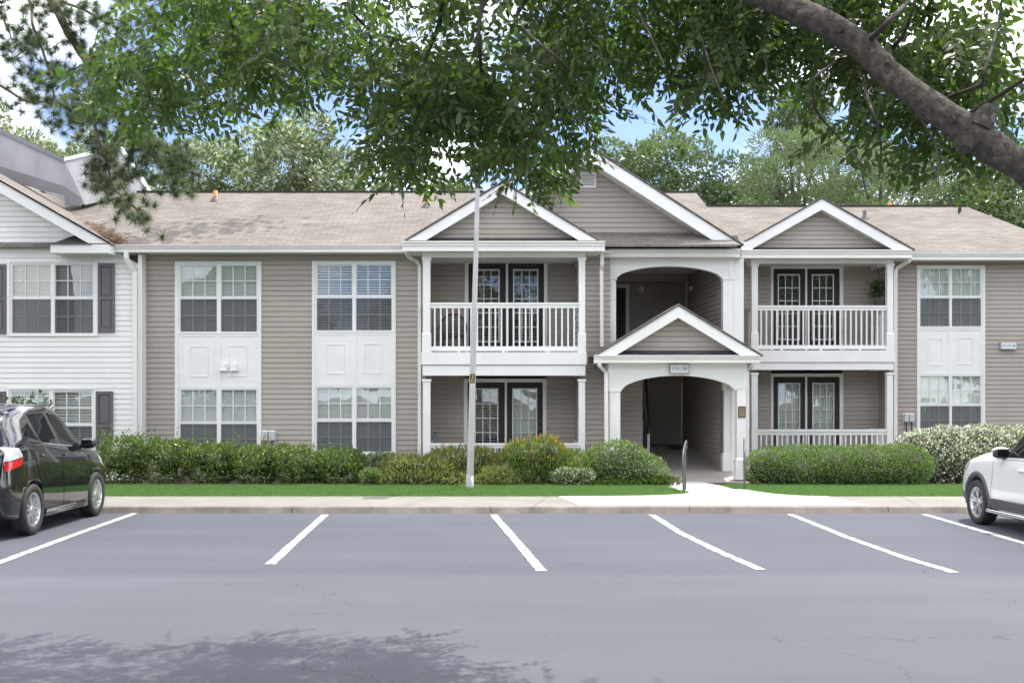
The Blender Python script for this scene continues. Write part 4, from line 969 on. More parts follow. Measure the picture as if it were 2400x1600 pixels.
def shrub(name, label, cat, group, base, ells, n, L, W, mat, up=0.5, depth=0.12, tuft=None, core=.62, extra=None, fold=.25, shoots=None):
    root = empty(name, base, label, cat, group)
    P, Nn = shell_points(ells, n, depth)
    ok = P[:, 2] > base[2] + .01; P, Nn = P[ok], Nn[ok]
    D = Nn + rng.normal(size=P.shape) * .55 + np.array([0, 0, up])
    ll = L * rng.uniform(.65, 1.25, len(P)); ww = W * rng.uniform(.75, 1.25, len(P))
    V, Fq = leaf4(P, D, ll, ww, fold, S=np.cross(D, Nn + rng.normal(size=P.shape) * .8))
    more = []
    if extra:
        q = rng.choice(len(P), extra[0], p=np.clip(P[:, 2] - base[2], 0.01, None) ** 4 / (np.clip(P[:, 2] - base[2], 0.01, None) ** 4).sum())
        # tufts of new leaves, clustered at the top
        V2_, F2_ = leaf4(P[q] + rng.normal(size=(len(q), 3)) * .03 + np.array([0, 0, .03]), Nn[q] * .5 + rng.normal(size=(len(q), 3)) * .4 + np.array([0, 0, .9]), L * 1.05, W * 1.15)
        more = [(extra[1], len(Fq))]; F2_ = F2_ + len(V); V, Fq = np.concatenate([V, V2_]), np.concatenate([Fq, F2_])
    if shoots:
        cx, cy, z0, h, rx, ns = shoots; P0 = np.stack([cx + rng.uniform(-rx, rx, ns) * .8, cy + rng.uniform(-.4, .3, ns), z0 + h * rng.uniform(.72, .92, ns)], 1)
        Pl = (P0[:, None] + np.linspace(0, 1, 9)[None, :, None] * (np.array([0, 0, .20]) + rng.normal(size=(ns, 1, 3)) * .05)).reshape(-1, 3)
        V2_, F2_ = leaf4(Pl, rng.normal(size=Pl.shape) + np.array([0, 0, .5]), .055, .026); F2_ = F2_ + len(V); V, Fq = np.concatenate([V, V2_]), np.concatenate([Fq, F2_])
    np_mesh('foliage', V, Fq, 4, mat, parent=root, more=more)
    icos(ells, core, base[2]).build('shade_core', M['core'], root)  # dark filler lumps that block see-through and stand in for inner shade
    return root
def lumps(cx, cy, rx, ry, h, z0, k, seed, flat=False):
    r_ = random.Random(seed); out = [(cx, cy, z0 + h * .46, rx * .86, ry * .86, h * .5)]
    for q in range(k):
        a = r_.uniform(0, 2 * math.pi); t = r_.uniform(.35, .62)
        out.append((cx + math.cos(a) * rx * t, cy + math.sin(a) * ry * t, z0 + h * r_.uniform(.34, .68), rx * r_.uniform(.32, .5), ry * r_.uniform(.34, .5), h * r_.uniform(.26, .36)))
    return out
# ---- hedge of glossy shrubs under the left windows
for i, (px, top, hw) in enumerate(((285, 1012, 66), (392, 1022, 68), (497, 1030, 70), (598, 1036, 66), (700, 1040, 66), (796, 1046, 70))):
    d = 21.75; x = X(px, d); z0 = zt(d) - .02; h = Z(top, d) - z0; rx = hw * d / F * 1.06
    wh_ = ('taller glossy shrub with upright shoots beside the dark hatchback', 'glossy green shrub below the seam of white and taupe siding', 'glossy green shrub below the first tall window bay',
           'glossy green shrub between the two tall window bays, nearer the first', 'glossy green shrub between the two tall window bays, nearer the second', 'glossy green shrub below the second tall window bay')[i]
    shrub('shrub', wh_, 'shrub', 'glossy shrubs in a row under the left windows', (x, d, z0), lumps(x, d, rx, .60, h * .97, z0, 9, 20 + i), 8600, .060, .032, M['leaf_hedge'], .55, .17, core=.48, shoots=(x, d, z0, h, rx, 26 if i == 0 else 14))
d = 22.9; x = X(905, d); shrub('shrub', 'low dark green shrub by the downspout beside the second window bay', 'shrub', None, (x, d, zt(d)), lumps(x, d, .62, .4, Z(1058, d) - zt(d), zt(d), 6, 31), 3800, .06, .034, M['leaf_round'], .3)
d = 21.2; x = X(868, d); shrub('shrub', 'small light green ground plant at the end of the glossy hedge', 'plant', None, (x, d, zt(d)), lumps(x, d, .24, .26, .34, zt(d), 4, 32), 1300, .06, .026, M['leaf_clip'], .9)
# ---- narrow leaved shrubs round the lamp post
for i, (px, d, top, hw, n, mt, ex, lab) in enumerate((
        (985, 21.55, 1068, 98, 8200, 'leaf_nan', 16, 'low spreading yellow green shrub on the left of the lamp post'),
        (1090, 21.9, 1042, 92, 9000, 'leaf_nan', 60, 'yellow green narrow leaved shrub directly behind the lamp post'),
        (1165, 21.4, 1092, 48, 3000, 'leaf_nan', 3, 'low straw coloured shrub just right of the lamp post'),
        (1258, 21.7, 1022, 84, 8600, 'leaf_nan2', 170, 'tallest bushy shrub with orange tipped new leaves before the lower porch'),
        (1352, 21.75, 1052, 58, 4600, 'leaf_nan2', 14, 'narrow leaved shrub between the orange tipped shrub and the round shrub'))):
    x = X(px, d); z0 = zt(d) - .02; h = Z(top, d) - z0; rx = hw * d / F * 1.12; ry = min(.62, rx)
    el = lumps(x, d, rx, ry, h, z0, 10, 40 + i) + [(x + rx * a_, d - ry * .5, z0 + h * .22, rx * .4, ry * .42, h * .26) for a_ in (-.6, -.2, .25, .65)]
    shrub('shrub', lab, 'shrub', None, (x, d, z0), el, int(n * 1.35), .105, .019, M[mt], 1.15, .16, extra=(ex, M['leaf_flower']), core=.5)
d = 21.7; x = X(1452, d); z0 = zt(d) - .02
el = [(x - .04, d, z0 + .34, .74, .62, .56), (x + .40, d - .1, z0 + .22, .56, .5, .44), (x - .3, d, z0 + .36, .42, .5, .44), (x + .1, d, z0 + .5, .45, .45, .36), (x + .62, d - .15, z0 + .08, .32, .35, .24)]
shrub('shrub', 'dense round shrub with pale edged leaves beside the entry walk', 'shrub', None, (x, d, z0), el, 12500, .047, .027, M['leaf_round'], .35, .1)
d = 21.1; x = X(1345, d); shrub('shrub', 'small white variegated plant at the grass edge before the round shrub', 'plant', None, (x, d, zt(d)), lumps(x, d, .46, .3, .34, zt(d), 6, 51), 2600, .05, .022, M['leaf_pale'], .7, .15, core=.6)
def tuft(label, px, d, n, L, sx, cat='plant', name='strap_leaf_plant', mat='liriope'):
    x = X(px, d); root = empty(name, (x, d, zt(d)), label, cat)
    P = np.stack([x + rng.normal(size=n) * sx * .4, d + rng.normal(size=n) * .09, np.full(n, zt(d))], 1); a = rng.uniform(0, 2 * np.pi, n)
    D = np.stack([np.cos(a) * .5, np.sin(a) * .5, rng.uniform(.5, 1.2, n)], 1); D = unit(D); ln = L * rng.uniform(.5, 1.1, (n, 1)); S = np.stack([-np.sin(a), np.cos(a), 0 * a], 1) * .007
    m = P + D * ln * .55; t = P + D * ln * .9 + np.stack([np.cos(a), np.sin(a), 0 * a - .5], 1) * ln * .28
    V = np.stack([P - S, P + S, m + S, t, m - S], 1).reshape(-1, 3); np_mesh('blades', V, np.arange(5 * n).reshape(n, 5), 5, M[mat], parent=root)
tuft('strap leaved grassy clump in front of the round shrub', 1440, 21.05, 200, .24, .5); tuft('strap leaved grassy clump at the left corner of the entry walk', 1540, 21.2, 380, .30, .36)
tuft('tiny strap leaved tuft beside the porch step near the right post', 1765, 22.9, 90, .2, .12)
# ---- right: clipped hedge, variegated bush
d = 21.75; z0 = zt(d) - .02; H = Z(1042, d) - z0
el = [(X(1805, d), d - .05, z0 + H * .44, .52, .60, H * .52), (X(1868, d), d - .22, z0 + H * .34, .70, .52, H * .46), (X(1945, d), d, z0 + H * .44, .85, .72, H * .54), (X(2030, d), d, z0 + H * .46, .85, .72, H * .54),
      (X(2110, d), d, z0 + H * .48, .62, .66, H * .56), (X(1880, d), d + .15, z0 + H * .5, .8, .6, H * .50), (X(2080, d), d - .25, z0 + H * .3, .62, .5, H * .42), (X(1985, d), d - .25, z0 + H * .28, .7, .5, H * .4)]
r_ = empty('hedge', (X(1950, d), d, z0), 'long clipped green hedge in front of the right porch', 'hedge')
P, Nn = shell_points(el, 42000, .07); P[:, 2] = np.minimum(P[:, 2], z0 + H * (1.0 + rng.normal(size=len(P)) * .02)); ok = P[:, 2] > z0 + .01; P, Nn = P[ok], Nn[ok]
D = Nn + rng.normal(size=P.shape) * .6 + np.array([0, 0, .35]); V, Fq = leaf4(P, D, .042 * rng.uniform(.7, 1.2, len(P)), .024); np_mesh('foliage', V, Fq, 4, M['leaf_clip'], parent=r_)
icos(el, .78, z0).build('shade_core', M['core'], r_)  # dark filler inside the hedge, coloured as its inner shade
d = 22.5; z0 = zt(d) - .02; H = Z(998, d) - z0
el = [(X(2150, d), d, z0 + H * .42, .52, .6, H * .52), (X(2220, d), d + .05, z0 + H * .46, .75, .7, H * .54), (X(2300, d), d + .05, z0 + H * .48, .85, .75, H * .54), (X(2390, d), d, z0 + H * .46, .9, .75, H * .54), (X(2250, d), d - .4, z0 + H * .3, .8, .45, H * .42), (X(2480, d), d, z0 + H * .42, .9, .7, H * .54)]
shrub('shrub', 'large cream variegated rounded bush behind the white car', 'shrub', None, (X(2300, d), d, z0), el, 26000, .062, .036, M['leaf_var'], .45, .09, core=.84)
d = 20.9; x = X(35, d); z0 = zt(d)
el = lumps(x, d, .72, .55, Z(922, d) - z0, z0, 10, 77)
shrub('shrub', 'tall loose dark shrub behind the roof of the dark hatchback', 'shrub', None, (x, d, z0), el, 4200, .085, .045, M['leaf_dark'], .5, .22, core=.5)
# ---- lawn grass
def blades(name, poly_l, poly_r, n, label):
    y = rng.uniform(18.46, 21.25, n); u = rng.uniform(0, 1, n)
    a = np.array([poly_l(q) for q in y]); b = np.array([poly_r(q) for q in y]); x = a + (b - a) * u
    z = np.interp(y, [16.7, 18.4, 21.0, 23.3], [.1, .1, .06, -.02]); h = rng.uniform(.022, .062, n); an = rng.uniform(0, np.pi, n)
    S = np.stack([np.cos(an), np.sin(an), 0 * an], 1) * .0045; P = np.stack([x, y, z], 1)
    T = P + np.stack([rng.normal(size=n) * .018, rng.normal(size=n) * .018, h], 1)
    V = np.stack([P - S, P + S, T], 1).reshape(-1, 3)
    o = np_mesh(name, V, np.arange(3 * n).reshape(n, 3), 3, M['grassblade']); tag(o, label, 'grass', kind='stuff')
blades('grass', lambda y: -9.2, lambda y: wl(max(y, 18.46)) - .02, 130000, 'bright mown grass strip left of the entry walk')
blades('grass', lambda y: wr(y) + .02, lambda y: 10.5, 62000, 'bright mown grass strip right of the entry walk')

# ---- the shade tree whose limb and hanging leaves fill the top
def barkmat():
    m, nt, b = nodes_of('shade_tree_bark')
    tc = N(nt, 'ShaderNodeTexCoord')
    nz = N(nt, 'ShaderNodeTexNoise', {'Vector': tc.outputs['Object'], 'Scale': 7.0, 'Detail': 5.0}); sc = N(nt, 'ShaderNodeVectorMath', {0: nz.outputs['Color'], 1: (.30, .30, .30)}, operation='MULTIPLY')
    ad = N(nt, 'ShaderNodeVectorMath', {0: tc.outputs['Object'], 1: sc.outputs['Vector']}, operation='ADD')
    vo = N(nt, 'ShaderNodeTexVoronoi', {'Vector': ad.outputs['Vector'], 'Scale': 24.0}, feature='F1'); ve = N(nt, 'ShaderNodeTexVoronoi', {'Vector': ad.outputs['Vector'], 'Scale': 24.0}, feature='DISTANCE_TO_EDGE')
    rp = N(nt, 'ShaderNodeValToRGB', {'Fac': vo.outputs['Color']}); e = rp.color_ramp.elements
    e[0].position = .15; e[0].color = (.058, .049, .042, 1); e[1].position = .8; e[1].color = (.100, .086, .073, 1)
    k = e.new(.93); k.color = (.15, .125, .102, 1)
    n2 = N(nt, 'ShaderNodeTexNoise', {'Vector': tc.outputs['Object'], 'Scale': 28.0, 'Detail': 6.0}); mr = N(nt, 'ShaderNodeMapRange', {'Value': n2.outputs['Fac'], 'From Min': .3, 'From Max': .7, 'To Min': .6, 'To Max': 1.35})
    mx = N(nt, 'ShaderNodeMix', {'Factor': 1.0, 'A': rp.outputs['Color'], 'B': mr.outputs['Result']}, data_type='RGBA', blend_type='MULTIPLY')
    nt.links.new(mx.outputs['Result'], b.inputs['Base Color']); b.inputs['Roughness'].default_value = .9
    mn = N(nt, 'ShaderNodeMath', {0: ve.outputs['Distance'], 1: .12}, operation='MINIMUM'); a2 = N(nt, 'ShaderNodeMath', {0: mn.outputs['Value'], 1: 4.0}, operation='MULTIPLY')
    a3 = N(nt, 'ShaderNodeMath', {0: a2.outputs['Value'], 1: n2.outputs['Fac']}, operation='ADD')
    bp = N(nt, 'ShaderNodeBump', {'Height': a3.outputs['Value'], 'Strength': .7, 'Distance': .010}); nt.links.new(bp.outputs['Normal'], b.inputs['Normal'])
    return m
M['limb'] = barkmat()
tree = empty('shade_tree', (5.6, 5.4, 0), 'leaning shade tree whose thick limb and leafy branches overhang the parking lot', 'tree')
def P3(px, py, d): return Vector((X(px, d), d, Z(py, d)))
path = [(Vector((5.6, 5.4, -.1)), .26), (Vector((5.45, 5.45, .5)), .20), (Vector((4.9, 5.6, 1.4)), .17), (P3(2720, 640, 5.8), .145), (P3(2560, 505, 5.85), .115)]
path += [(P3(a, b, d), w * .86 * d / F / 2) for a, b, w, d in ((2397, 391, 82, 5.9), (2347, 361, 84, 5.93), (2285, 318, 90, 5.96), (2240, 288, 82, 6.0), (2186, 250, 76, 6.05), (2098, 186, 73, 6.15), (2024, 114, 72, 6.25), (1968, 76, 72, 6.3), (1916, 46, 70, 6.35), (1800, -4, 68, 6.5), (1660, -70, 60, 6.8), (1480, -150, 50, 7.2), (1280, -260, 36, 7.7), (1050, -350, 22, 8.2))]
def densify(path, k=5, jit=.0):
    out = []; n = len(path)
    for i in range(n - 1):
        p0, p1, p2, p3 = (path[max(0, min(n - 1, j))][0] for j in (i - 1, i, i + 1, i + 2)); r1, r2 = path[i][1], path[i + 1][1]
        for q in range(k):
            t = q / k; c = .5 * ((2 * p1) + (p2 - p0) * t + (2 * p0 - 5 * p1 + 4 * p2 - p3) * t * t + (3 * p1 - p0 - 3 * p2 + p3) * t ** 3)
            out.append((c, (r1 + (r2 - r1) * t) * (1 + random.uniform(-jit, jit))))
    out.append(path[-1]); return out
dp_ = densify(path, 7, .035); tb = MB().tube([p for p, r in dp_], [r for p, r in dp_], 22)
kn = P3(2296, 296, 5.93); tb.tube([kn, kn + Vector((.035, -.02, .07)), kn + Vector((.05, -.02, .105))], [.075, .05, .03], 12)
kn = P3(2262, 345, 5.9); tb.tube([kn + Vector((0, 0, .02)), kn + Vector((-.015, -.03, -.02))], [.06, .03], 10)
tb.build('trunk', M['limb'], tree)
BR = [ # pixels of branch centre lines, depth, start and end width in pixels
    ([(1480, -150), (1300, -90), (1100, -40), (1040, 5), (1030, 57), (998, 137), (982, 223), (970, 290)], 7.6, 22, 6), ([(1300, -90), (1220, -30), (1139, 0), (1123, 102), (1142, 207), (1196, 303), (1215, 370)], 7.3, 14, 4),
    ([(1330, -110), (1216, 25), (1235, 76), (1311, 140), (1366, 198)], 7.0, 12, 4), ([(1480, -150), (1487, 0), (1519, 73), (1560, 160)], 6.8, 10, 3), ([(1050, -350), (760, -120), (542, -20), (545, 60), (545, 140), (530, 220)], 8.6, 16, 4),
    ([(760, -120), (593, 0), (545, 45), (480, 120)], 8.8, 10, 3), ([(760, -160), (398, -20), (405, 57), (392, 86), (350, 99), (280, 145)], 8.9, 10, 3), ([(1100, -40), (900, -40), (818, 0), (840, 45), (880, 78), (940, 94), (990, 120)], 8.2, 10, 3), ([(922, 90), (915, 110), (902, 175), (908, 250)], 8.2, 9, 3),
    ([(1968, 66), (2020, 100), (2049, 83), (2082, 50), (2131, 0), (2160, -60)], 6.2, 18, 9), ([(2080, 150), (2092, 113), (2118, 80), (2145, 0), (2150, -60)], 6.1, 12, 7), ([(2221, 240), (2221, 229), (2297, 199), (2307, 166), (2337, 70), (2350, -20)], 6.0, 11, 6),
    ([(2230, 280), (2274, 265), (2400, 186), (2500, 110)], 5.9, 14, 8), ([(2010, 130), (1982, 133), (1943, 156), (1906, 192), (1913, 259), (1956, 312), (2006, 368), (2030, 400)], 6.3, 9, 3), ([(1978, 140), (1943, 190), (1930, 235)], 6.35, 8, 3),
    ([(2050, 150), (2025, 166), (2029, 216), (2052, 282), (2065, 348), (2060, 420)], 6.2, 10, 3), ([(2090, 200), (2140, 260), (2190, 330), (2200, 430)], 6.1, 9, 3), ([(2300, 330), (2320, 400), (2330, 450)], 5.9, 9, 3), ([(1700, -60), (1640, 40), (1660, 140), (1700, 240)], 6.8, 10, 3), ([(1800, 0), (1790, 90), (1800, 190)], 6.6, 9, 3)]
BP = []
for pts, d, w0, w1 in BR:
    n = len(pts); q = densify([(P3(a, b, d + .35 * math.sin(i * 1.7)), (w0 + (w1 - w0) * i / (n - 1)) * (d / F) / 2) for i, (a, b) in enumerate(pts)], 4, .06)
    MB().tube([p for p, r in q], [r for p, r in q], 8).build('branch', M['twig'], tree); BP += [p for p, r in q[2:]]
# sprays of leaflets: sampled through the crown's real volume
def vnoise(x, y, cell, seed):
    r_ = np.random.default_rng(seed); g = r_.random((64, 64)); u, v = (x / cell) % 63, (y / cell) % 63; i, j = u.astype(int), v.astype(int); fu, fv = u - i, v - j
    fu, fv = fu * fu * (3 - 2 * fu), fv * fv * (3 - 2 * fv)
    return (g[i, j] * (1 - fu) + g[i + 1, j] * fu) * (1 - fv) + (g[i, j + 1] * (1 - fu) + g[i + 1, j + 1] * fu) * fv
hem = np.array(V2([(-300, -60), (60, 10), (130, 150), (150, 245), (230, 285), (300, 305), (400, 325), (480, 305), (560, 290), (640, 275), (700, 250), (770, 235), (805, 205), (835, 225), (860, 300), (890, 430), (905, 485), (960, 455), (1005, 390), (1050, 372), (1080, 345), (1105, 345),
     (1150, 430), (1195, 470), (1250, 425), (1300, 392), (1328, 345), (1350, 300), (1410, 265), (1445, 240), (1480, 195), (1540, 210), (1570, 260), (1650, 290), (1740, 285), (1790, 225), (1815, 130), (1845, 110), (1870, 190), (1890, 400), (1925, 420), (1960, 330), (2010, 290), (2080, 350), (2150, 470), (2180, 480), (2230, 400), (2290, 430), (2352, 460), (2700, 520)]))
def sprays(P0, Dt, LEN, nl, lsz):
    """alternate leaflets along drooping twigs"""
    n = len(P0); Dt = unit(Dt); side = unit(np.cross(Dt, rng.normal(size=(n, 3)))); out = []; tw = []
    t = np.linspace(.12, 1.0, nl)[None, :, None]; drop = np.array([0, 0, -1.0])
    C = P0[:, None] + Dt[:, None] * LEN[:, None, None] * t + drop * (LEN[:, None, None] * .22 * t * t)
    tang = unit(Dt[:, None] + drop * .44 * t)
    sg = np.where(np.arange(nl) % 2 == 0, 1.0, -1.0)[None, :, None]
    D = side[:, None] * sg * .85 + tang * .75 + rng.normal(size=C.shape) * .16 + drop * .25; D[:, -1] = tang[:, -1]
    S = np.cross(np.cross(side[:, None], tang), D)
    ls = lsz * rng.uniform(.7, 1.15, (n, nl)) * (1 - .25 * np.abs(np.linspace(-1, 1, nl)))
    S = np.cross(D, S) if False else np.cross(D, np.cross(side[:, None], tang) + rng.normal(size=C.shape) * .3)
    V, Fq = leaf6(C.reshape(-1, 3), D.reshape(-1, 3), ls.ravel(), (ls * .42).ravel(), S.reshape(-1, 3))
    A = C[:, :-1].reshape(-1, 3); B = C[:, 1:].reshape(-1, 3); w = np.cross(B - A, np.array([0, 1.0, 0])); w = unit(w) * .0016
    TV = np.stack([A - w, A + w, B + w, B - w], 1).reshape(-1, 3)
    return V, Fq, TV
n = 8100
px = rng.uniform(-250, 2650, n); px[:900] = rng.normal(1115, 115, 900); hem_y = np.interp(px, hem[:, 0], hem[:, 1]); py = rng.uniform(-220, 520, n); py[:900] = rng.uniform(130, 480, 900); mid = np.arange(n) < 900
lo_d = np.interp(px, [0, 1300, 1700, 1800, 2400], [7.2, 7.0, 6.9, 6.75, 6.25]); hi_d = np.interp(px, [0, 300, 480, 1300, 1700, 2000], [8.5, 8.9, 9.6, 9.4, 8.0, 7.6])
dd = lo_d + (hi_d - lo_d) * rng.random(n)
LEN = rng.uniform(.26, .46, n); tip = LEN * F / dd
nz = .6 * vnoise(px + 300, py + 300, 150, 3) + .4 * vnoise(px + 300, py + 300, 60, 4)
thr = np.interp(px, [0, 130, 240, 330, 700, 800, 1000, 1250, 1480, 1700, 1800, 2000, 2400], [.95, .80, .56, .40, .43, .42, .39, .41, .47, .35, .50, .55, .57])
fade = np.clip((hem_y - py) / 260, 0, 1) * .0
Dz = -rng.uniform(-.25, 1.1, n); Dt = np.stack([rng.normal(size=n) * .8, rng.normal(size=n) * .7, Dz], 1)
keep = (py + tip * 1.12 * (.22 + np.maximum(-unit(Dt)[:, 2], 0)) < hem_y + 4 + rng.normal(size=n) * 8) & ((nz > thr) | (mid & (nz > .37)) | (rng.random(n) < np.interp(px, [200, 400, 1750, 1900], [.0, .20, .20, .05])))
keep &= ~((px > 1050) & (px < 1165) & (py > 285)) & ~((px > 1325) & (px < 1500) & (py > 235))
px, py, dd, LEN, Dt = px[keep], py[keep], dd[keep], LEN[keep], Dt[keep]
P0 = np.stack([(px - XV) * dd / F, dd, CH + (YH - py) * dd / F], 1)
V, Fq, TV = sprays(P0, Dt, LEN * 1.12, 12, .096)
np_mesh('crown', V, Fq, 6, M['leaf_front'], parent=tree); np_mesh('twigs', TV, np.arange(len(TV)).reshape(-1, 4), 4, M['twig'], parent=tree)
# the rest of the crown above and around, out of the picture, that shades what is below
n = 1000; u = unit(rng.normal(size=(n, 3))); r = rng.random((n, 1)) ** .4; P0 = np.array([.9, 5.4, 5.9]) + u * r * np.array([5.4, 3.8, 2.6])
py_ = YH - (P0[:, 2] - CH) * F / np.maximum(P0[:, 1], .5); ok = (P0[:, 2] > 3.9) & ((py_ < -330) | (P0[:, 1] < .4)) & (P0[:, 1] < 9.6) & ~((P0[:, 1] - .36 * P0[:, 2] > 6.5) & (P0[:, 0] - .27 * P0[:, 2] > .3)); P0 = P0[ok]
Dt = np.stack([rng.normal(size=len(P0)), rng.normal(size=len(P0)), -rng.uniform(.1, .8, len(P0))], 1)
V, Fq, TV = sprays(P0, Dt, rng.uniform(.35, .55, len(P0)), 9, .14); np_mesh('crown', V, Fq, 6, M['leaf_front'], parent=tree)

# ---- the pine whose boughs hang over the left roof
pine = empty('pine_tree', (-10.6, 20.6, 0), 'tall pine whose drooping needle boughs hang over the white roof', 'tree')
tk = densify([(Vector((-10.6, 20.6, -.1)), .26), (Vector((-10.5, 20.6, 3)), .23), (Vector((-10.7, 20.5, 7)), .19), (Vector((-10.5, 20.4, 11)), .14), (Vector((-10.6, 20.4, 15)), .06)], 5, .04)
MB().tube([p for p, r in tk], [r for p, r in tk], 14).build('trunk', M['pinebark'], pine)
PB = [([(-200, -330), (20, -160), (121, 0), (153, 64), (191, 127), (223, 166), (255, 223), (284, 287), (319, 331), (366, 372)], 20.0, 26, 7, 1.0), ([(-190, -250), (0, -80), (68, 0), (76, 57), (96, 108), (118, 178), (128, 235)], 19.6, 10, 4, .9),
      ([(191, 127), (215, 190), (204, 239), (220, 287), (233, 335), (252, 382), (265, 440), (303, 472), (335, 510)], 19.4, 9, 4, 1.3), ([(-190, -60), (-40, -10), (5, 40), (30, 100)], 19.8, 8, 3, .8), ([(96, 108), (60, 118), (30, 138)], 19.5, 5, 3, .8), ([(118, 170), (95, 175), (78, 172)], 19.4, 4, 2, .6),
      ([(-150, 120), (0, 200), (60, 236), (120, 240), (170, 262)], 21.0, 9, 4, 1.1), ([(223, 166), (190, 240), (160, 290), (200, 262)], 20.4, 6, 3, .7), ([(319, 331), (360, 330), (400, 350), (430, 390)], 20.4, 6, 3, 1.7), ([(319, 331), (300, 380), (310, 430)], 20.3, 5, 3, 1.1), ([(121, 0), (190, 20), (260, 60), (300, 70)], 20.3, 8, 3, 1.2), ([(-100, -200), (150, -120), (260, -40), (330, 30)], 20.6, 9, 3, 1.0), ([(366, 372), (395, 400), (415, 430)], 20.0, 5, 3, 1.5), ([(252, 382), (225, 400), (230, 430)], 19.5, 4, 2, 1.0)]
BC = []
for pts, d, w0, w1, dens in PB:
    m_ = len(pts); q = densify([(P3(a, b, d + .3 * math.sin(i * 1.3 + a)), (w0 + (w1 - w0) * i / (m_ - 1)) * d / F / 2) for i, (a, b) in enumerate(pts)], 4, .06)
    MB().tube([p for p, r in q], [r for p, r in q], 7).build('bough', M['pinebark'], pine)
    Lp = q[len(q) // 5:]
    for p, r in Lp:
        for _ in range(max(1, int(3.4 * dens + random.random()))):
            BC.append(np.array(p) + np.array([random.gauss(0, .15), random.gauss(0, .2), random.gauss(-.02, .12)]) * (.8 + .3 * dens))
q = densify([(Vector((-10.6, 20.4, 12.6)), .09), (Vector((-8.8, 22.6, 12.2)), .07), (Vector((-7.2, 25.2, 11.0)), .055), (Vector((-5.9, 26.4, 10.3)), .04), (Vector((-4.4, 26.9, 9.9)), .02)], 6, .05)  # extra bough behind the canopy, added to cast shade on the roof
MB().tube([p for p, r in q], [r for p, r in q], 7).build('bough', M['pinebark'], pine)
for p, r in q[10:]:
    for _ in range(16): BC.append(np.array(p) + np.array([random.gauss(0, .5), random.gauss(0, .35), random.gauss(0, .25)]))
BC = np.array(BC); nb = 120
C = np.repeat(BC, nb, 0); ax_ = np.repeat(unit(rng.normal(size=(len(BC), 3)) + np.array([.4, -.2, -.1])), nb, 0); D = unit(rng.normal(size=C.shape) + ax_ * .75)
Ln = .185 * rng.uniform(.7, 1.15, (len(C), 1)); S = unit(np.cross(D, rng.normal(size=C.shape))) * .0036
V = np.stack([C + D * .01 - S, C + D * .01 + S, C + D * Ln], 1).reshape(-1, 3); np_mesh('needles', V, np.arange(len(V)).reshape(-1, 3), 3, M['needle'], parent=pine)
# fallen straw in the valley of the roof
n = 800; t = rng.random(n) ** 1.5 * .8; xx = X(252, 23.9) - 1.25 * t + rng.normal(size=n) * .10 * (1 + 1.2 * np.sin(t * 9) ** 2) + .18; yv = 23.9 + .571 / .4167 * 1.25 * t + rng.normal(size=n) * .12
zz = np.maximum(zE + TAN * (yv - yE), ze + sl * (xe - xx) + .05) + rng.random(n) * .05 + .01
P = np.stack([xx, yv, zz], 1); D = unit(np.stack([rng.normal(size=n), rng.normal(size=n), rng.normal(size=n) * .15], 1)); V, Fq = leaf4(P, D, .16, .012, 0)
tag(np_mesh('pine_straw', V, Fq, 4, M['straw']), 'brown fallen pine straw lying in the roof valley', 'straw', kind='stuff')

# ---- trees beyond the roofs
def far_tree(label, name, group, px, top, hw, d, mat, n, L, W, zc0=.18, seed=0, open_=.0, conical=False, trunk=True, clump=.30, k=34):
    r_ = np.random.default_rng(seed); x = X(px, d); ht = Z(top, d); rx = hw * d / F
    root = empty(name, (x, d, 0), label, 'tree', group)
    zc, rz = ht * (.5 + zc0 / 2), ht * (.5 - zc0 / 2)
    cl = [(x, d, zc, rx * .80, rx * .80, rz * .82)] if not (open_ or conical) else []
    for q in range(k):
        u = r_.normal(size=3); u /= np.linalg.norm(u); s_ = r_.uniform(.55, .95) if (q or cl) else 0
        cz = zc + u[2] * rz * s_; taper = 1.0 if not conical else max(.18, 1 - (cz - ht * zc0) / (ht * (1 - zc0)))
        rr = min(rx, rz) * clump * r_.uniform(.7, 1.35)
        cx_, cy_ = x + u[0] * rx * s_ * taper, d + u[1] * rx * s_ * taper
        cz = min(cz, ht - rr * .8); cl.append((cx_, cy_, cz, rr * 1.15, rr * 1.15, rr * .85))
    tmax = max(c[2] + c[5] for c in cl); cl = [(c[0], c[1], c[2] * ht / tmax, *c[3:]) for c in cl]
    P, Nn = shell_points(cl, n, .16)
    ok = r_.random(len(P)) > open_; P, Nn = P[ok], Nn[ok]
    D = Nn + rng.normal(size=P.shape) * .7 + np.array([0, 0, .15]); V, Fq = leaf4(P, D, L * rng.uniform(.6, 1.3, len(P)), W * rng.uniform(.7, 1.2, len(P)))
    np_mesh('crown', V, Fq, 4, mat, parent=root)
    tb = MB(); tb.tube([(x, d, -.1), (x + rx * .05, d, ht * .4), (x - rx * .04, d, ht * .85)], [ht * .022, ht * .016, ht * .005], 10)
    for c in cl[:14]:
        tb.tube([(x, d, max(.6, c[2] * .62)), ((x + c[0]) / 2, (d + c[1]) / 2, c[2] * .84), (c[0], c[1], c[2])], [ht * .008, ht * .005, ht * .002], 6)
    tb.build('trunk', M['bark'], root)
    if open_ == 0 and mat.name != 'feathery_leaf':
        icos([(x, d, zc, rx * .50, rx * .50, rz * .60)] if not conical else [(x, d, ht * .4, rx * .45, rx * .45, ht * .38)], 1.0, .3).build('crown_shade_core', M['core'], root)  # dark filler lump standing in for the crown's inner shade
    return root
G = 'trees beyond the roofs'
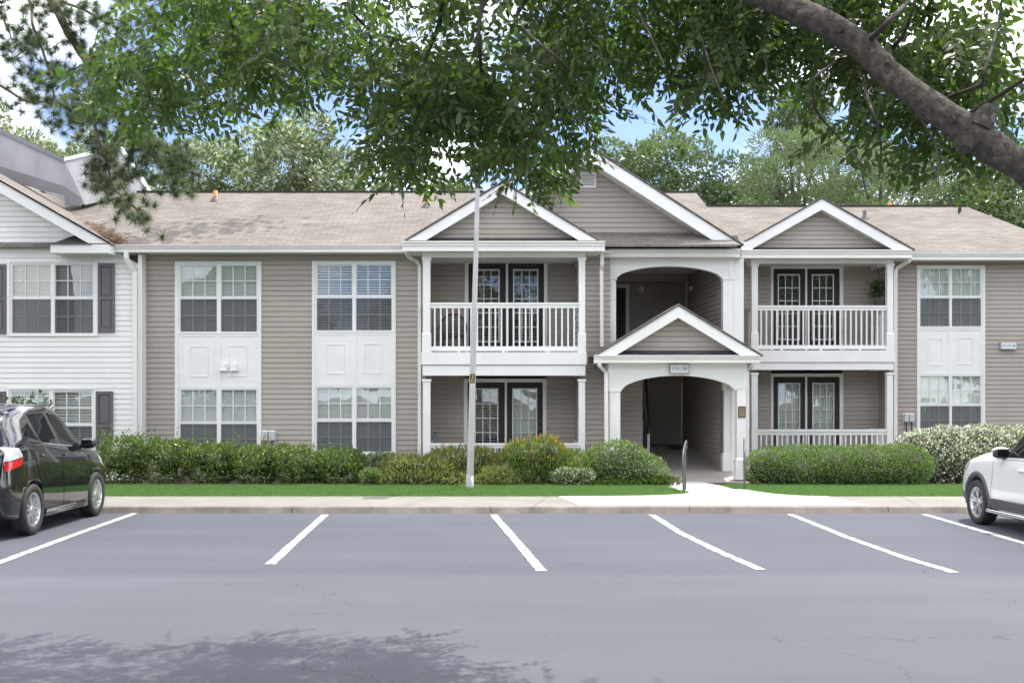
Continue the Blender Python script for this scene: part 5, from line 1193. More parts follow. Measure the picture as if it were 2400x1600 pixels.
for i, (px, top, hw, d, mt, n, L, W, kw, lab) in enumerate((
    (40, 236, 190, 46, 'bg_mag', 39000, .24, .115, {}, 'pale dense tree rising behind the grey parapet at the far left'),
    (262, 296, 165, 50, 'bg_mag', 28600, .24, .115, {}, 'pale dense tree lower behind the white parapet peak'),
    (500, 300, 190, 47, 'bg_mag', 41600, .24, .115, {}, 'pale dense tree behind the first orange vent pipe'),
    (700, 270, 178, 44, 'bg_mag', 41600, .24, .115, {'clump': .27, 'k': 46}, 'pale dense domed tree with an open sky edge on its right side'),
    (905, 404, 80, 64, 'bg_oak', 9600, 0.26, 0.15, {}, 'small distant green tree just right of the pale domed tree'),
    (1062, 398, 105, 60, 'bg_oak', 16800, 0.26, 0.15, {}, 'distant round green tree behind the lamp head'),
    (1450, 335, 135, 52, 'bg_oak', 22800, 0.23, 0.13, {}, 'rounded green tree just right of the big gable peak'),
    (1575, 306, 165, 54, 'bg_oak', 31200, 0.23, 0.13, {'open_': .1}, 'tallest rounded green tree between the big gable and the right gable'),
    (1712, 368, 150, 52, 'bg_dark', 22800, 0.23, 0.13, {}, 'dark green rounded tree left of the feathery conifer'),
    (1965, 182, 190, 58, 'bg_dark', 30000, 0.26, 0.15, {'open_': .2, 'clump': .2, 'k': 40, 'zc0': .3}, 'tall open crowned tree with sky showing between its limbs'),
    (1862, 295, 145, 45, 'bg_feather', 38400, .26, .045, {'k': 40}, 'feathery grey green conifer left of the right gable peak'),
    (2070, 325, 175, 46, 'bg_feather', 35200, .26, .045, {'k': 40}, 'feathery green tree behind the right gable'),
    (2220, 350, 160, 48, 'bg_oak', 21600, 0.23, 0.13, {}, 'mid green tree behind the right end of the ridge'),
    (2370, 365, 160, 45, 'bg_oak', 21600, 0.22, 0.13, {}, 'yellow green tree beyond the sloping right roof end'))):
    far_tree(lab, 'tree', G, px, top, hw, d, M[mt], n, L, W, seed=100 + i, **kw)

# trees round the rest of the lot, behind and beside the camera; the windows and the cars mirror them
e0 = far_tree('broad green tree across the parking lot behind the viewer', 'tree', 'trees round the parking lot', 1150, -120, 560, 20.0, M['bg_oak'], 30000, .40, .24, seed=300, k=44)
e0.location = (-15, -17, 0)
for i, (x, y, sc, lab) in enumerate(((-3, -21, 1.0, 'green tree across the lot straight behind the viewer'), (9, -18, .9, 'green tree across the lot at the back right of the viewer'), (21, -13, 1.1, 'green tree at the far rear corner of the lot'),
        (27, -1, 1.05, 'green tree on the right edge of the lot beyond the white car'), (30, 10, 1.15, 'green tree farther along the right edge of the lot'), (-27, 2, 1.05, 'green tree on the left edge of the lot'))):
    c = copy_tree(e0); c.location = (x, y, 0); c.scale = (sc, sc, sc); c.rotation_euler.z = 1.3 * (i + 1); c['label'] = lab
# ================================================================== cars
M['paint_black'] = plain('black_paint', (0.010, 0.011, 0.014), 0.07, 0.02, 1.0, coat=1.0); M['paint_black'].node_tree.nodes['Principled BSDF'].inputs['Coat Roughness'].default_value = 0.03
M['paint_white'] = plain('white_paint_car', (0.74, 0.74, 0.74), 0.28, 0.02, 1.0, coat=0.8); M['paint_white'].node_tree.nodes['Principled BSDF'].inputs['Coat Roughness'].default_value = 0.05
M['tyre'] = plain('tyre_rubber', (0.030, 0.029, 0.029), 0.75, 0.2, 8.0)
M['alloy'] = plain('alloy', (0.62, 0.63, 0.65), 0.28, 0.04, 3.0, metal=0.85)
M['plastic'] = plain('black_plastic', (0.028, 0.028, 0.030), 0.55)
M['cladding'] = plain('grey_cladding', (0.085, 0.087, 0.093), 0.55)
M['gap'] = plain('seam', (0.004, 0.004, 0.004), 0.9)
M['chrome'] = plain('chrome', (0.75, 0.76, 0.78), 0.12, 0.0, 1.0, metal=1.0)
M['red_lens'] = plain('red_lens', (0.55, 0.012, 0.012), 0.12, 0.05, 20.0, coat=1.0)
M['clear_lens'] = plain('clear_lens', (0.55, 0.56, 0.58), 0.12, 0.3, 14.0, coat=1.0)
def carglass():
    m, nt, b = nodes_of('car_glass')
    b.inputs['Base Color'].default_value = (.012, .014, .015, 1); b.inputs['Roughness'].default_value = .02; b.inputs['Specular IOR Level'].default_value = .7
    tr = N(nt, 'ShaderNodeBsdfTransparent', {'Color': (.45, .47, .46, 1)}); ms = N(nt, 'ShaderNodeMixShader', {0: .55, 1: tr.outputs['BSDF'], 2: b.outputs['BSDF']})
    nt.links.new(ms.outputs['Shader'], nt.nodes['Material Output'].inputs['Surface']); return m
M['car_glass'] = carglass()
def hermite(xs, ys, x):
    xs = np.asarray(xs, float); ys = np.asarray(ys, float); h = np.diff(xs); dl = np.diff(ys) / h; m = np.zeros(len(xs)); m[0], m[-1] = dl[0], dl[-1]
    for i in range(1, len(xs) - 1):
        if dl[i - 1] * dl[i] > 0: w1, w2 = 2 * h[i] + h[i - 1], h[i] + 2 * h[i - 1]; m[i] = (w1 + w2) / (w1 / dl[i - 1] + w2 / dl[i])
    x = np.clip(x, xs[0], xs[-1]); k = np.clip(np.searchsorted(xs, x) - 1, 0, len(h) - 1); t = (x - xs[k]) / h[k]
    return (2 * t ** 3 - 3 * t ** 2 + 1) * ys[k] + (t ** 3 - 2 * t ** 2 + t) * h[k] * m[k] + (-2 * t ** 3 + 3 * t ** 2) * ys[k + 1] + (t ** 3 - t ** 2) * h[k] * m[k + 1]
class Car:
    def __init__(s, root, xc, y0, st, paint, arch, axles):
        s.root, s.xc, s.y0, s.st, s.paint = root, xc, y0, np.array(st, float), paint
        s.x0, s.x1 = s.st[0, 0], s.st[-1, 0]
        xs = np.unique(np.concatenate([np.linspace(s.x0, s.x1, 70), s.st[:, 0]]))
        rows = []
        for x in xs:
            h = s.section(x); ring = [(v, z) for v, z in h] + [(-v, z) for v, z in h[-2:0:-1]]
            rows.append([s.W(x, v, z) for v, z in ring])
        mb = MB().grid(rows, close_v=True); mb.face(rows[0][::-1] if False else rows[0]); mb.face(rows[-1][::-1])
        body = mb.build('body', paint, root, fix=True)
        cut = MB()
        for ax in axles:
            for sg in (-1, 1):
                c = []
                for v in (.50, 1.3):
                    c.append([s.W(ax + arch[0] * math.cos(a), sg * v, arch[1] + arch[0] * math.sin(a)) for a in np.linspace(0, 2 * math.pi, 40, endpoint=False)])
                m2 = MB().grid(c, close_v=True, smooth=True); m2.face(c[0]); m2.face(c[1][::-1])
                co = m2.build('cutter', M['plastic'], root, fix=True)
                md = body.modifiers.new('arch', 'BOOLEAN'); md.object = co; md.operation = 'DIFFERENCE'; md.solver = 'EXACT'
                bpy.context.view_layer.update()
                dg = bpy.context.evaluated_depsgraph_get(); me = bpy.data.meshes.new_from_object(body.evaluated_get(dg)); body.modifiers.clear(); body.data = me
                bpy.data.objects.remove(co)
        if M['plastic'].name not in [m.name for m in body.data.materials if m]: body.data.materials.append(M['plastic'])
        # dark inner arches
        pi = len(body.data.materials) - 1
        ai = [i for i, m in enumerate(body.data.materials) if m and m.name == M['plastic'].name][0]
        for p in body.data.polygons:
            c = p.center + Vector(root.location); x = c.y - s.y0; v = abs(c.x - s.xc)
            for ax in axles:
                r = math.hypot(x - ax, c.z - arch[1])
                if r < arch[0] * 1.01 and .45 < v and (abs(p.normal.x) < .6 or v < .55): p.material_index = ai
        s.body = body
    def W(s, x, v, z): return (s.xc - v, s.y0 + x, z)
    def section(s, x):
        q = [float(hermite(s.st[:, 0], s.st[:, k], x)) for k in range(7)]
        _, zb, zl, zt_, hl, hb, ht = q; H = zl - zb
        e = min(.055, (zt_ - zl) * .35)
        c = [(0, zb), (hl * .86, zb), (hl * .975, zb + .07), (hl, zb + .36 * H), (hl * .99, zb + .60 * H), ((hl * .45 + hb * .55) + .008, zb + .84 * H), (hb, zl), (ht + (hb - ht) * .46, zl + (zt_ - e - zl) * .56), (ht, zt_ - e), (ht * .80, zt_ - e * .22), (ht * .45, zt_ - e * .03), (0, zt_)]
        out = []; n = len(c)
        for i in range(n - 1):
            p0, p1, p2, p3 = (np.array(c[max(0, min(n - 1, j))]) for j in (i - 1, i, i + 1, i + 2))
            for k in range(3):
                t = k / 3; out.append(tuple(.5 * ((2 * p1) + (p2 - p0) * t + (2 * p0 - 5 * p1 + 4 * p2 - p3) * t * t + (3 * p1 - p0 - 3 * p2 + p3) * t ** 3) if i not in (0,) else p1 + (p2 - p1) * t))
        out.append(c[-1]); s.e = e; s.ztop = zt_
        return out
    def lat(s, x, z):
        h = np.array(s.section(x)); k = h[:, 1].argmax(); seg = h[5:]; top = int(np.argmax(seg[:, 1] >= s.ztop - s.e * .9)) + 1
        seg = seg[:max(top, 3)]; return float(np.interp(z, np.maximum.accumulate(seg[:, 1]), seg[:, 0]))
    def side(s, name, low, up, sg, off, mat, parent=None, cols=18, rows=9, grow=0.0):
        lx = [p[0] for p in low]; ux = [p[0] for p in up]; xa, xb = min(lx + ux), max(lx + ux); R_ = []
        for i in range(cols + 1):
            t = i / cols; col_ = []
            pl = np.array([np.interp(t, np.linspace(0, 1, len(low)), [p[k] for p in low]) for k in (0, 1)]); pu = np.array([np.interp(t, np.linspace(0, 1, len(up)), [p[k] for p in up]) for k in (0, 1)])
            for j in range(rows + 1):
                u = j / rows; q = pl + (pu - pl) * u
                if grow: q = q + np.array([grow * (2 * t - 1), grow * (2 * u - 1)])
                col_.append(s.W(q[0], sg * (s.lat(q[0], q[1]) + off), q[1]))
            R_.append(col_)
        mb = MB().grid(R_, flip=(sg > 0)); return mb.build(name, mat, parent or s.root)
    def top(s, name, xa, xb, wa, wb, off, mat, cols=14, rows=12):
        R_ = []
        for i in range(cols + 1):
            x = xa + (xb - xa) * i / cols; w = wa + (wb - wa) * i / cols; h = np.array(s.section(x)); k = int(np.argmin(np.abs(h[:, 0] - h[h[:, 1] > s.ztop - s.e * 1.2][0, 0]))); seg = h[-14:]
            o = np.argsort(seg[:, 0]); R_.append([s.W(x - off * .3, v, float(np.interp(abs(v), seg[o, 0], seg[o, 1])) + off) for v in np.linspace(-w, w, rows + 1)])
        return MB().grid(R_).build(name, mat, s.root)
def wheel(car, ax, sg, v, r, w, rim_r, spokes, double=True, dish=.02):
    c = car.W(ax, sg * v, r); root = bpy.data.objects.new('wheel', None); col.objects.link(root); root.parent = car.root; root.location = Vector(c) - Vector(car.root.location)
    o = -sg   # outward direction along world X
    k = w / 2
    prof = [(rim_r, -k * .8), (rim_r + .015, -k * .98), (r * .93, -k), (r * .985, -k * .8), (r, -k * .45), (r, k * .45), (r * .985, k * .8), (r * .93, k), (rim_r + .015, k * .98), (rim_r, k * .8)]
    MB().lathe(prof, 40, 'x', c=c).build('tyre', M['tyre'], root, fix=True)
    f = k * .62
    def P(rad, a, out): return (c[0] + o * out, c[1] + rad * math.cos(a), c[2] + rad * math.sin(a))
    rm = MB(); n = 36
    for (ra, oa), (rb, ob) in (((rim_r + .004, k * .86), (rim_r - .012, k * .90)), ((rim_r - .012, k * .90), (rim_r - .03, k * .55)), ((rim_r - .03, k * .55), (rim_r - .04, -k * .5))):
        rm.grid([[P(ra, 2 * math.pi * j / n, oa) for j in range(n)], [P(rb, 2 * math.pi * j / n, ob) for j in range(n)]], close_v=True)
    for q in range(spokes):
        for da in ((-.19, .19) if double else (0,)):
            a = 2 * math.pi * (q + .25) / spokes; a1 = a + da * .55; a2 = a + da
            p0, p1 = (.03, f), (rim_r - .014, k * .84); hw0, hw1 = .020, .014 if double else .034
            def sp(rad, ang, out, hw): t = (-math.sin(ang), math.cos(ang)); b_ = P(rad, ang, out); return [(b_[0], b_[1] + t[0] * hw * s_, b_[2] + t[1] * hw * s_) for s_ in (-1, 1)]
            A, B = sp(.035, a1, f, hw0), sp(rim_r - .014, a2, k * .84, hw1); dpt = -o * .03
            rm.face([A[0], A[1], B[1], B[0]])
            for (m_, n2) in ((A[0], B[0]), (A[1], B[1])): rm.face([m_, n2, (n2[0] + dpt, n2[1], n2[2]), (m_[0] + dpt, m_[1], m_[2])])
    hub = [[P(.001, 0, f + .012)] * 16, [P(.03, 2 * math.pi * j / 16, f + .010) for j in range(16)], [P(.055, 2 * math.pi * j / 16, f - .004) for j in range(16)], [P(.06, 2 * math.pi * j / 16, f - .05) for j in range(16)]]
    rm.grid(hub, close_v=True); rm.build('rim', M['alloy'], root, fix=True)
    bk = MB(); ring = [P(rim_r - .02, 2 * math.pi * j / 24, -.01) for j in range(24)]; bk.face(ring); bk.build('brake_disc', M['plastic'], root)
def ellipsoid_mb(c, rx, ry, rz, p=2.6, n=16, m=20):
    rows = []; sp = lambda t: math.copysign(abs(t) ** (2 / p), t)
    for i in range(n + 1):
        th = math.pi * i / n
        rows.append([(c[0] + rx * sp(math.sin(th)) * sp(math.cos(2 * math.pi * j / m)), c[1] + ry * sp(math.sin(th)) * sp(math.sin(2 * math.pi * j / m)), c[2] + rz * sp(math.cos(th))) for j in range(m)])
    return MB().grid(rows, close_v=True)
def door(car, sg, low, up, win, handle, mat):
    car.side('door_seam', low, up, sg, .0012, M['gap'], grow=.006)
    d_ = car.side('door', low, up, sg, .004, mat)
    if handle:
        x, z = handle; v = car.lat(x, z); c = car.W(x, sg * (v + .022), z); ellipsoid_mb(c, .014, .085, .016).build('handle', mat, d_)
    return d_
# ---- the dark hatchback, nose to the kerb
bk_root = empty('hatchback', (-6.60, 15.2, 0), 'shiny black hatchback parked nose in at the left edge', 'car')
ST = [(-.70, .36, .80, .92, .66, .60, .44), (-.66, .30, 1.00, 1.08, .74, .68, .54), (-.58, .26, 1.10, 1.24, .785, .735, .58), (-.42, .23, 1.155, 1.47, .81, .765, .575), (-.15, .21, 1.165, 1.61, .825, .78, .57), (.35, .19, 1.15, 1.662, .83, .785, .575),
      (.9, .18, 1.10, 1.655, .832, .785, .575), (1.35, .18, 1.062, 1.575, .832, .785, .57), (1.62, .18, 1.045, 1.44, .83, .782, .575), (1.95, .19, 1.03, 1.19, .828, .778, .60), (2.15, .20, 1.00, 1.07, .825, .765, .62), (2.5, .22, .93, 1.0, .81, .735, .60), (2.8, .24, .80, .87, .76, .67, .54), (2.95, .28, .64, .70, .67, .58, .45), (3.0, .34, .54, .60, .58, .5, .40)]
cb = Car(bk_root, -6.62, 14.09, ST, M['paint_black'], (.375, .325), (0, 2.26))
for sg in (-1, 1):
    for ax in (0, 2.26): wheel(cb, ax, sg, .735, .325, .19, .215, 7)
    d1 = door(cb, sg, [(.34, .30), (.95, .29)], [(.02, 1.14), (.92, 1.075)], None, (.30, .995), M['paint_black'])
    d2 = door(cb, sg, [(.97, .29), (1.84, .30)], [(.94, 1.073), (1.86, 1.02)], None, (1.08, .965), M['paint_black'])
    fr_ = cb.side('window_frame', [(-.06, 1.19), (.3, 1.155), (.9, 1.095), (1.80, 1.045)], [(.02, 1.44), (.3, 1.545), (.95, 1.565), (1.42, 1.49), (1.66, 1.36), (1.84, 1.10)], sg, .003, M['plastic'], cols=40)
    for lo, up in (([(-.02, 1.235), (.26, 1.19)], [(-.10, 1.335), (.14, 1.425)]), ([(.29, 1.165), (.86, 1.115)], [(.24, 1.53), (.78, 1.545)]), ([(1.00, 1.10), (1.64, 1.055)], [(.88, 1.54), (1.36, 1.475), (1.58, 1.37)]), ([(1.68, 1.06), (1.83, 1.05)], [(1.66, 1.29), (1.82, 1.07)])):
        cb.side('window', lo, up, sg, .007, M['car_glass'])
    cb.side('window_trim', [(.27, 1.150), (1.62, 1.045)], [(.27, 1.164), (1.62, 1.057)], sg, .011, M['chrome'], rows=1, cols=30)
    cb.side('tail_light', [(-.66, .845), (-.36, .905)], [(-.655, .955), (-.30, 1.0)], sg, .010, M['red_lens']); cb.side('reversing_light', [(-.655, .965), (-.30, 1.01)], [(-.60, 1.14), (-.38, 1.12)], sg, .008, M['clear_lens'])
    cb.side('headlight', [(2.45, .78), (2.88, .62)], [(2.40, .90), (2.80, .76)], sg, .006, M['clear_lens'])
    cb.side('sill_skirt', [(.36, .20), (1.86, .20)], [(.37, .29), (1.85, .29)], sg, .022, M['paint_black'])
    x, z = 1.75, 1.09; v = cb.lat(x, z) + .13; c = cb.W(x, sg * v, z); mr = ellipsoid_mb(c, .10, .07, .075, 3.2).build('mirror', M['paint_black'], bk_root)
    MB().tube([cb.W(x + .02, sg * (v - .15), 1.05), cb.W(x, sg * (v - .06), 1.06)], .025, 8).build('mirror_arm', M['paint_black'], mr)
    MB().face([cb.W(x - .0715, sg * (v - .078), z - .05), cb.W(x - .0715, sg * (v + .078), z - .05), cb.W(x - .0715, sg * (v + .078), z + .05), cb.W(x - .0715, sg * (v - .078), z + .05)]).build('mirror_glass', M['car_glass'], mr)
cb.top('windscreen', 1.98, 1.36, .56, .50, .006, M['car_glass']); cb.top('rear_window', -.60, -.36, .46, .46, .006, M['car_glass'])
MB().box(-6.62 - .62, -6.62 + .62, 13.42, 13.46, .50, .56).build('bumper_strip', M['paint_black'], bk_root, bevel=.01)
MB().lathe([(.03, 0), (.03, .12), (.024, .12), (.024, 0)], 14, 'y', c=(-6.3, 13.46, .27)).build('exhaust', M['steel'], bk_root)
# ---- the white car on the right
wt_root = empty('suv', (7.55, 14.0, 0), 'white suv with grey wheel arch trim parked nose in at the right edge', 'car')
ST = [(-.95, .36, .82, .92, .72, .66, .5), (-.88, .30, .98, 1.18, .80, .76, .58), (-.62, .27, 1.0, 1.50, .84, .81, .60), (0, .26, .99, 1.60, .86, .83, .62), (.8, .25, .97, 1.61, .86, .83, .62), (1.2, .25, .955, 1.55, .86, .828, .62), (1.5, .25, .945, 1.36, .86, .825, .635), (1.8, .25, .94, 1.13, .86, .822, .66),
      (1.98, .25, .935, 1.045, .86, .82, .67), (2.3, .26, .915, 1.03, .858, .815, .66), (2.75, .27, .875, .99, .84, .785, .62), (3.05, .28, .81, .93, .79, .73, .57), (3.2, .30, .70, .84, .73, .66, .5), (3.28, .36, .58, .72, .64, .55, .42)]
cw = Car(wt_root, 7.55, 12.82, ST, M['paint_white'], (.375, .30), (0, 2.48))
for sg in (-1, 1):
    for ax in (0, 2.48):
        wheel(cw, ax, sg, .765, .305, .20, .208, 5)
        ring = MB(); rows = []
        for a in np.linspace(R(-12), R(192), 30):
            row = []
            for rr, of in ((.362, -.05), (.372, .014), (.425, .016), (.432, .0)):
                px_, pz_ = ax + rr * math.cos(a), .30 + rr * math.sin(a); pz_ = max(pz_, .26); row.append(cw.W(px_, sg * (cw.lat(px_, max(pz_, .36)) + of), pz_))
            rows.append(row)
        ring.grid(rows, flip=(sg < 0)).build('arch_trim', M['cladding'], wt_root)
    cw.side('rocker_cladding', [(.40, .265), (2.10, .265)], [(.40, .40), (2.10, .395)], sg, .012, M['cladding'])
    MB().tube([cw.W(.45, sg * .90, .235), cw.W(2.02, sg * .90, .235)], .028, 10).build('side_step', M['chrome'], wt_root)
    cw.side('bumper_cladding', [(2.88, .29), (3.22, .34)], [(2.90, .40), (3.21, .44)], sg, .010, M['cladding'])
    door(cw, sg, [(.46, .41), (1.02, .41)], [(.30, .955), (1.0, .945)], None, (.5, .83), M['paint_white']); door(cw, sg, [(1.04, .41), (1.98, .40)], [(1.02, .945), (1.94, .925)], None, (1.16, .82), M['paint_white'])
    cw.side('window_frame', [(-.55, 1.02), (.9, .985), (1.80, .955)], [(-.40, 1.46), (.3, 1.53), (1.02, 1.51), (1.38, 1.36), (1.78, 1.06)], sg, .003, M['plastic'], cols=40)
    for lo, up in (([(-.5, 1.04), (.05, 1.03)], [(-.4, 1.42), (.05, 1.48)]), ([(.12, 1.02), (.92, 1.0)], [(.12, 1.49), (.88, 1.495)]), ([(1.02, .99), (1.60, .975)], [(1.0, 1.48), (1.34, 1.345), (1.56, 1.185)]), ([(1.64, .972), (1.77, .968)], [(1.62, 1.14), (1.75, 1.045)])):
        cw.side('window', lo, up, sg, .008, M['car_glass'])
    cw.side('headlight', [(2.88, .74), (3.20, .66)], [(2.80, .855), (3.13, .79)], sg, .006, M['clear_lens']); cw.side('tail_light', [(-.90, .75), (-.62, .78)], [(-.86, 1.0), (-.62, .98)], sg, .006, M['red_lens'])
    cw.side('fender_seam', [(2.02, .42), (2.02, .42)], [(1.98, .93), (1.98, .93)], sg, .003, M['gap'], grow=.003, cols=2)
    x, z = 1.72, 1.02; v = cw.lat(x, z) + .11; c = cw.W(x, sg * v, z); mr = ellipsoid_mb(c, .10, .075, .075, 3.0).build('mirror', M['paint_white'], wt_root)
    ellipsoid_mb((c[0], c[1] - .012, c[2] - .004), .101, .072, .070, 3.0).build('mirror_housing', M['plastic'], mr)
    MB().face([cw.W(x - .086, sg * (v - .075), z - .052), cw.W(x - .086, sg * (v + .075), z - .052), cw.W(x - .086, sg * (v + .075), z + .048), cw.W(x - .086, sg * (v - .075), z + .048)]).build('mirror_glass', M['car_glass'], mr)
cw.top('windscreen', 1.88, 1.22, .62, .54, .006, M['car_glass']); cw.top('rear_window', -.84, -.64, .52, .52, .006, M['car_glass'])

# ================================================================== lamp post, rails, signs, small things
bx_, by_, bz_ = gnd(1101, 1143, .085); lp = empty('lamp_post', (bx_, by_, bz_), 'grey metal lamp post with black lantern on the lawn strip', 'lamp post')
topx, topz = X(1119.5, by_), Z(437, by_)
def lean(z): t = (z - bz_) / (topz - bz_); return bx_ + (topx - bx_) * t
Hh = topz - bz_
MB().tube([(lean(bz_ - .2), by_, bz_ - .2), (bx_, by_, bz_), (lean(bz_ + Hh * .5), by_, bz_ + Hh * .5), (topx, by_, topz)], [.066, .066, .052, .038], 20).build('pole', M['pole'], lp)
MB().tube([(bx_, by_, bz_ - .05), (bx_, by_, bz_ + .02), (bx_, by_, bz_ + .23), (lean(bz_ + .24), by_, bz_ + .24)], [.078, .076, .070, .066], 20).build('base_collar', M['pole'], lp)
zs = [Z(p, by_) for p in (438, 424, 408, 402)]
def sq(z, h): return [(topx + a * h, by_ + b * h, z) for a, b in ((-1, -1), (1, -1), (1, 1), (-1, 1))]
hd = MB(); hd.grid([sq(zs[0] - .03, .046), sq(zs[0] + .06, .05), sq(zs[1], .055), sq(zs[2], .098), sq(zs[3], .095), sq(Z(399, by_), .055), sq(Z(396, by_), .03)], smooth=False, close_v=True, flip=True); hd.face(sq(zs[0] - .03, .046)); hd.face(sq(Z(396, by_), .03)[::-1])
h_ = hd.build('lantern_base', M['darkmetal'], lp, fix=True)
zc0, zc1 = Z(362, by_), Z(346, by_)
for a, b in ((-1, -1), (1, -1), (1, 1), (-1, 1)):
    MB().tube([(topx + a * .098, by_ + b * .098, zs[2] - .05), (topx + a * .17, by_ + b * .17, zc0 + .01)], .012, 6).build('lantern_arm', M['darkmetal'], lp)
pn = MB(); lo, hi = sq(zs[3] + .002, .088), sq(zc0, .160)
pn.grid([lo, hi], smooth=False, close_v=True, flip=True); pn.build('lantern_panel', M['lamp_clear'], lp)
cp = MB(); cp.grid([sq(zc0, .20), sq(zc0 + .025, .20), sq(zc0 + .05, .15), sq(zc1, .03)], smooth=False, close_v=True, flip=True); cp.face(sq(zc0, .20)); cp.face(sq(zc1, .03)[::-1]); cp.build('lantern_cap', M['darkmetal'], lp, fix=True)
def text(name, body, size, loc, mat, parent, rot=(90, 0, 0)):
    cu = bpy.data.curves.new(name, 'FONT'); cu.body = body; cu.size = size; cu.align_x = 'CENTER'; cu.align_y = 'CENTER'; cu.extrude = .002; cu.materials.append(mat)
    t = bpy.data.objects.new('tmp', cu); col.objects.link(t); bpy.context.view_layer.update()
    me = bpy.data.meshes.new_from_object(t.evaluated_get(bpy.context.evaluated_depsgraph_get())); bpy.data.objects.remove(t)
    o = bpy.data.objects.new(name, me); col.objects.link(o); o.parent = parent; o.location = Vector(loc) - origin(parent); o.rotation_euler = tuple(R(a) for a in rot)
    if not me.materials: me.materials.append(mat)
    return o
# a number plate strapped on the pole, slightly curved
def curved(z0, z1, rad, half, name, mat, par):
    zm = (z0 + z1) / 2; rows = [[(lean(z) + rad * math.sin(a), by_ - rad * math.cos(a), z) for a in np.linspace(-half, half, 9)] for z in (z0, z1)]
    return MB().grid(rows, smooth=True, flip=False).build(name, mat, par)
stz = (Z(898, by_), Z(876, by_)); sk = curved(stz[0], stz[1], .0605, .78, 'number_plate', M['black'], lp); curved(Z(905, by_), stz[0] - .002, .0605, .78, 'tape', M['boxgrey'], lp)
for ch, f in (('2', .74), ('0', .26)): z = stz[0] + (stz[1] - stz[0]) * f; text('digit', ch, .095, (lean(z), by_ - .0625, z), M['yellow'], sk)
MB().box(topx - .026, topx + .026, by_ - .104, by_ - .0965, Z(410.5, by_), Z(406.5, by_)).build('maker_tag', M['signface'], h_)
# ---- grab rails either side of the walk
def grab(label, p0, p1, z0, zlow, ztop, mirror=1):
    g = empty('handrail', (*p0, z0), label, 'handrail', 'short handrails at the entry walk')
    for p, zt_ in ((p0, zlow), (p1, ztop)): MB().box(p[0] - .017, p[0] + .017, p[1] - .017, p[1] + .017, z0 - .1, zt_).build('post', M['steel'], g, bevel=.004)
    v = Vector((p1[0] - p0[0], p1[1] - p0[1], 0)).normalized(); a = Vector((*p0, zlow)); b = Vector((*p1, ztop))
    MB().tube([a - v * .16 + Vector((0, 0, -.17)), a - v * .17 + Vector((0, 0, -.05)), a - v * .06 + Vector((0, 0, .06)), a + Vector((0, 0, .09)), b + Vector((0, 0, .07)), b + v * .25 + Vector((0, 0, .09)), b + v * .33 + Vector((0, 0, .04)), b + v * .33 + Vector((0, 0, -.06))], .017, 10).build('rail', M['steel'], g)
grab('short steel handrail at the left grass corner of the entry walk', (3.385, 19.48), (3.50, 19.95), .08, .72, .86); grab('short steel handrail at the right edge of the entry walk', (4.60, 20.1), (4.70, 20.55), .07, .74, .88)
# ---- signs
def sign(label, px0, px1, py0, py1, d, body, size, arrow=False):
    x0, x1, z0, z1 = X(px0, d), X(px1, d), Z(py1, d), Z(py0, d); s_ = empty('sign', ((x0 + x1) / 2, d, (z0 + z1) / 2), label, 'sign')
    MB().box(x0, x1, d, d + .09, z0, z1).build('case', M['signgrey'], s_, bevel=.006)
    e = .022; MB().box(x0 + e, x1 - e, d - .006, d - .001, z0 + e, z1 - e).build('face', M['signface'], s_)
    xc = (x0 + x1) / 2 - (.055 if arrow else 0); text('lettering', body, size, (xc, d - .009, (z0 + z1) / 2), M['ink'], s_)
    if arrow:
        ax_ = x1 - .085; zc = (z0 + z1) / 2; m_ = MB(); m_.box(ax_ - .035, ax_ + .008, d - .010, d - .0075, zc - .008, zc + .008); m_.prism([(ax_ + .008, zc - .03), (ax_ + .042, zc), (ax_ + .008, zc + .03)], d - .010, d - .0075); m_.build('arrow', M['ink'], s_)
sign('grey framed sign reading 113-120 above the entry arch', 1569.4, 1615.5, 852, 875.5, 23.2, '113-120', .098)
sign('grey framed sign reading 111-112 with an arrow on the right wall', 2345, 2384, 801, 819, DR - .115, '111-112', .072, True)
x0, x1, z0, z1 = X(1730, 23.3), X(1747.5, 23.3), Z(978, 23.3), Z(952, 23.3); pq = empty('notice_plaque', ((x0 + x1) / 2, 23.28, (z0 + z1) / 2), 'small bronze notice plaque on the right porch post', 'plaque')
MB().box(x0, x1, 23.285, 23.309, z0, z1).build('frame', M['bronze'], pq); mb = MB()
for q in range(4): zz = z1 - .05 - q * .045; mb.box(x0 + .02, x1 - .02, 23.281, 23.2845, zz - .012, zz + .006)
mb.build('rows', M['gold'], pq)
# ---- things on the balconies
xw, yw = X(2052, 27.7), 27.7; zw_ = Z(617, 27.7); wc = empty('wind_chime', (xw, yw, zw_), 'silver tube wind chime hanging from the right upper balcony ceiling', 'wind chime')
MB().lathe([(0, 0), (.055, 0), (.055, -.015), (0, -.015)], 16, c=(xw, yw, Z(626, yw))).build('disc', M['steel'], wc); MB().tube([(xw, yw, zw_), (xw, yw, Z(626, yw))], .003, 5).build('cord', M['blackmetal'], wc)
for q in range(5):
    a = q * 2 * math.pi / 5 + .3; p = (xw + .042 * math.cos(a), yw + .042 * math.sin(a)); L_ = .20 + .025 * q; zt_2 = Z(626, yw) - .04
    MB().tube([(*p, zt_2), (*p, zt_2 - L_)], .008, 8).build('tube', M['steel'], wc); MB().tube([(*p, zt_2), (*p, zt_2 + .03)], .0015, 4).build('string', M['blackmetal'], wc)
d = 28.0; xp, zp = X(2060, d), Z(717, d); pp = empty('potted_plant', (xp, d, zp), 'leafy green potted plant at the right corner of the right upper balcony', 'plant')
MB().lathe([(0, 0), (.10, 0), (.135, .17), (.145, .17), (.145, .20), (.12, .20), (.12, .18)], 22, c=(xp, d, zp)).build('pot', M['flash'], pp)
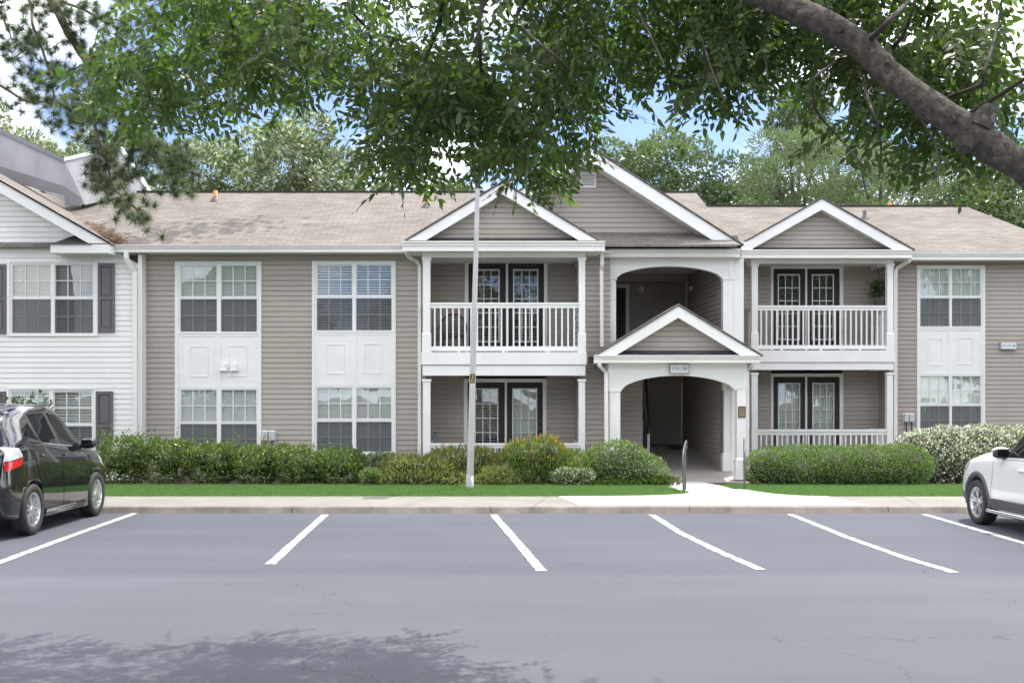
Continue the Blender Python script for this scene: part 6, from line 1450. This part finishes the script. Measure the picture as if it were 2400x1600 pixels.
n = 420; P = np.stack([xp + rng.normal(size=n) * .09 - .02, d + rng.normal(size=n) * .07, zp + .2 + rng.random(n) ** .8 * .40], 1); D = rng.normal(size=(n, 3)) + np.array([0, 0, .6]); V, Fq = leaf4(P, D, .11, .035); np_mesh('foliage', V, Fq, 4, M['leaf_dark'], parent=pp)
pst = empty('plant_stand', (xp, d, zp), 'dark metal stand under the potted plant on the right balcony', 'stand'); zfl = Z(820, 27.3) - .02
MB().lathe([(0, -.002), (.15, -.002), (.15, -.02), (0, -.02)], 18, c=(xp, d, zp)).build('top', M['blackmetal'], pst)
for q in range(3): a = q * 2.094; MB().tube([(xp + .11 * math.cos(a), d + .11 * math.sin(a), zp - .02), (xp + .15 * math.cos(a), d + .15 * math.sin(a), zfl)], .010, 6).build('leg', M['blackmetal'], pst)
zfl = Z(825, 23.6) - .02
M['wicker'] = plain('dark_wicker', (.055, .045, .038), .7, .3, 30)
xc, yc = X(1062, 24.5), 24.55; ch = empty('patio_chair', (xc, yc, zfl), 'dark slatted patio chair behind the left balcony railing', 'chair')
MB().box(xc - .26, xc + .26, yc - .24, yc + .22, zfl + .38, zfl + .43).build('seat', M['wicker'], ch, bevel=.02)
for a in (-1, 1):
    for b in (-1, 1): MB().tube([(xc + a * .24, yc + b * .21, zfl), (xc + a * .22, yc + b * .19, zfl + .38)], .018, 8).build('leg', M['wicker'], ch)
    MB().tube([(xc + a * .25, yc - .2, zfl + .42), (xc + a * .29, yc - .16, zfl + .62), (xc + a * .28, yc + .22, zfl + .64)], .02, 8).build('armrest', M['wicker'], ch)
bk2 = MB(); rim = [(xc + .29 * math.cos(t), yc + .24, zfl + .62 + .30 * math.sin(t)) for t in np.linspace(-.5, math.pi + .5, 24)]; bk2.tube(rim, .02, 8)
for q in range(9): t = zfl + .46 + q * .05; hw_ = .29 * math.sqrt(max(.02, 1 - max(0, (t - zfl - .62) / .30) ** 2)); bk2.box(xc - hw_, xc + hw_, yc + .225, yc + .245, t, t + .026)
bk2.build('backrest', M['wicker'], ch)
bxp, byp = X(1021, 24.2), 24.2; br = empty('broom', (bxp, byp, .1), 'blue handled broom standing at the left end of the lower porch', 'broom')
M['blue'] = plain('blue_plastic', (.03, .10, .42), .4)
MB().tube([(bxp, byp, .32), (bxp - .01, byp, Z(1016, byp))], .014, 8).build('pole', M['blue'], br); MB().tube([(bxp - .01, byp, Z(1016, byp)), (bxp - .012, byp, Z(1012, byp))], .017, 8).build('grip', M['blackmetal'], br)
MB().prism([(bxp - .14, .1), (bxp + .14, .1), (bxp + .10, .33), (bxp - .10, .33)], byp - .03, byp + .03).build('bristles', M['straw'], br)
d = 27.9; o = MB().box(X(1574, d), X(1596, d), 27.5, 28.4, .505, .525).build('door_mat', M['blackmetal']); tag(o, 'dark door mat on the breezeway floor by the back wall', 'mat')
